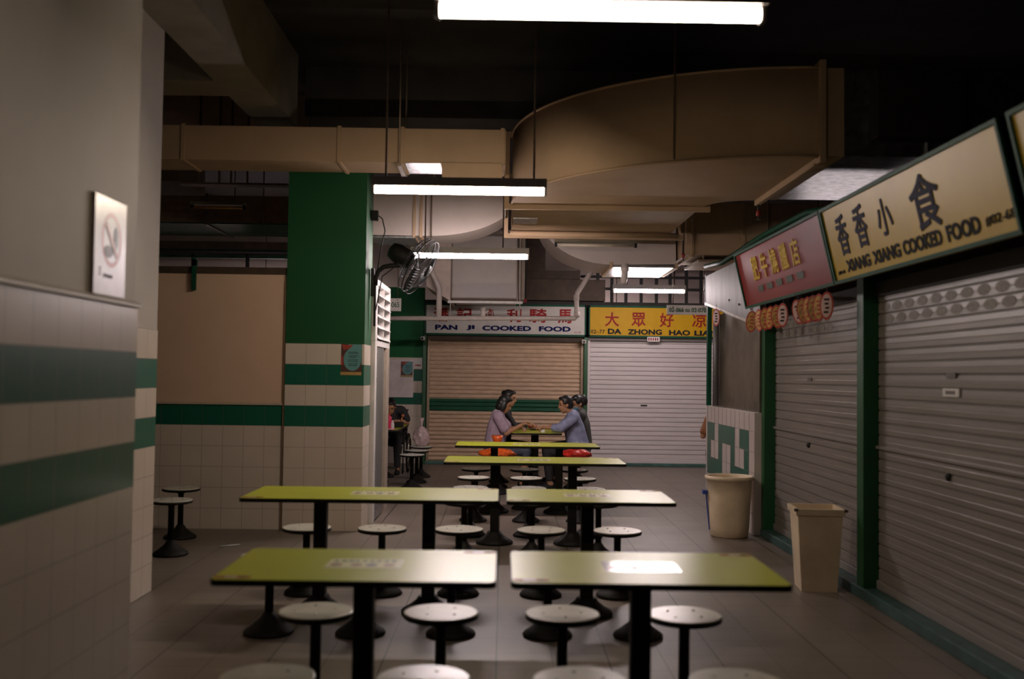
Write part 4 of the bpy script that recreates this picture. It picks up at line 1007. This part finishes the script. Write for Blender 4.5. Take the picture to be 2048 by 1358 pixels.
    for s in (-1, 1):
        S0, E, Wr = arms[s]
        if sleeves == 'long': b.capsule(S0, E, .056+g, .046+g); b.capsule(E, E+(Wr-E)*.88, .046+g, .030+g)
        elif sleeves == 'rolled': b.capsule(S0, E, .056+g, .048+g); b.capsule(E, E+(Wr-E)*.38, .048+g, .043+g)
        else: b.capsule(S0, S0+(E-S0)*.72, .056+g, .054+g)
    remesh(b, 'shirt', shirt, t, .009)
    b = MB(); b.capsule(hip+V(-.02, .05, -.03), hip+V(-.02, -.05, -.03), .118*k+.008, .118*k+.008)
    for s in (-1, 1):
        h0, kn, an = legs[s]; b.capsule(h0, kn, .092*k, .066); b.capsule(kn, an+(kn-an)*(.12 if P.get('longpants', 1) else .62), .066, .050)
    remesh(b, 'trousers', pants, t, .010)
    for s in (-1, 1):
        an = legs[s][2]
        b = MB(); b.capsule(an+V(-.035, 0, -.052), an+V(.13, 0, -.056), .040, .033); b.box(an.x-.065, an.x+.155, an.y-.04, an.y+.04, .0, .018, bev=.006); remesh(b, 'shoe', P.get('shoe', m_black), t, .008, 2)
    # hair
    b = MB()
    b.ball(H(-.014, 0, .045), (.090, .082, .083), 18, rot=Rh); b.ball(H(-.040, 0, .0), (.070, .078, .085), 16, rot=Rh); b.ball(H(.045, 0, .090), (.046, .062, .026), 12, rot=Rh)
    if hair == 'bob':
        b.ball(H(-.045, 0, -.045), (.062, .078, .085), 16, rot=Rh)
        for s in (-1, 1): b.ball(H(.0, s*.072, -.03), (.042, .020, .075), 10, rot=Rh)
    if hair == 'bun':
        b.ball(H(-.125, 0, .005), (.055, .055, .085), 14, rot=Rh); b.capsule(H(-.08, 0, .02), H(-.12, 0, .01), .035, .04)
        for s in (-1, 1): b.ball(H(.012, s*.066, .035), (.045, .022, .045), 10, rot=Rh)
    if hair == 'updo': b.ball(H(-.085, 0, .065), (.040, .042, .040), 12, rot=Rh); b.ball(H(-.05, 0, -.02), (.055, .072, .07), 14, rot=Rh)
    if hair == 'short':
        for s in (-1, 1): b.ball(H(.01, s*.071, .03), (.038, .014, .030), 10, rot=Rh)
    remesh(b, 'hair', m_hair, t, .008, 2)
    b = MB()
    for s in (-1, 1): b.ball(H(.078, s*.031, .008), (.008, .013, .007), 10, rot=Rh)
    b.build('eyes', m_eye, t)
    if mask:
        b = MB(); b.ball(H(.050, 0, -.062), (.060, .058, .048), 16, rot=Rh)
        mk = remesh(b, 'face_mask', mask, t, .006, 1)
        b = MB()
        for s in (-1, 1): b.tube([H(.075, s*.045, -.045), H(.02, s*.077, -.02), H(-.01, s*.08, .0)], .003, 6)
        b.build('ear_loop', m_white, mk)
    return t, arms, H
m_lav = M('cloth_lavender', (.34, .25, .31), .8, var=.15, scale=40, bump=.2)
m_blue = M('cloth_blue', (.26, .28, .42), .8, var=.25, scale=14, bump=.3)
m_grey = M('cloth_grey', (.060, .060, .056), .8, var=.35, scale=60, stretch=(.3, .3, 2))
m_dk = M('cloth_black', (.018, .016, .018), .8)
m_jean = M('cloth_denim', (.06, .07, .10), .8, var=.2, scale=40)
m_brick = M('cloth_brick', (.30, .12, .05), .8, var=.2, scale=30)
t, arms, H = person('woman in a lavender top leaning over the table to eat', (-.09, 13.55, 0), 0, dict(lean=.03, head=(.115, 0, 1.125), tilt=.38, arm_r=((.15, .20, .74), (.345, .14, .85)), arm_l=((.20, .18, .78), (.32, .02, .80)), fat=1.05, longpants=0), m_lav, m_jean, 'short', 'bob')
w = arms[-1][2]
b = MB()
for d in (0, .008): b.tube([w+Vector((.045, d, .045)), w+Vector((.16, .05+d, -.045))], .003, 6)
o = tag(b.build('chopsticks', M('chopstick_red', (.35, .02, .02), .4)), 'red chopsticks held by the woman in lavender', 'chopsticks'); o.location = (-.09, 13.55, 0)
person('dark dressed woman with updo, beside the lavender top', (-.02, 14.24, 0), 0, dict(lean=.06, head=(.115, 0, 1.19), tilt=.1, turn=-.2, arm_r=((.20, .2, .77), (.36, .1, .81)), arm_l=((.20, .2, .77), (.38, .12, .81))), m_dk, m_dk, 'long', 'updo')
person('man in a pale blue shirt reaching across the table', (1.03, 13.55, 0), PI, dict(lean=.07, head=(.17, 0, 1.13), tilt=.12, turn=.12, arm_l=((.25, .22, .82), (.46, .16, .825)), arm_r=((.24, .2, .80), (.42, .08, .81)), fat=1.08, sw=.175), m_blue, m_dk, 'rolled', 'short')
person('woman in grey with a blue mask below her face and black bun', (1.13, 14.26, 0), PI, dict(lean=.01, head=(.06, 0, 1.13), tilt=.35, turn=.55, arm_l=((.16, .2, .75), (.33, .12, .80)), arm_r=((.2, .2, .76), (.34, .1, .80)), fat=1.05), m_grey, m_dk, 'long', 'bun', M('mask_blue', (.12, .26, .36), .7))
person('hunched person in a wheelchair, seen past the grey door', (-1.70, 15.52, 0), -PI/2, dict(lean=.22, head=(.33, 0, 1.02), tilt=.5, arm_l=((.20, .25, .78), (.34, .10, .80)), arm_r=((.20, .2, .78), (.36, .1, .80))), m_dk, m_dk, 'short', 'short')
person('person in a brick coloured top, half hidden by the tiled half wall', (2.93, 13.22, 0), PI/2-.1, dict(lean=.12, head=(.2, 0, 1.12), arm_l=((.10, .25, .74), (.30, .2, .80))), m_brick, m_dk, 'short', 'short')
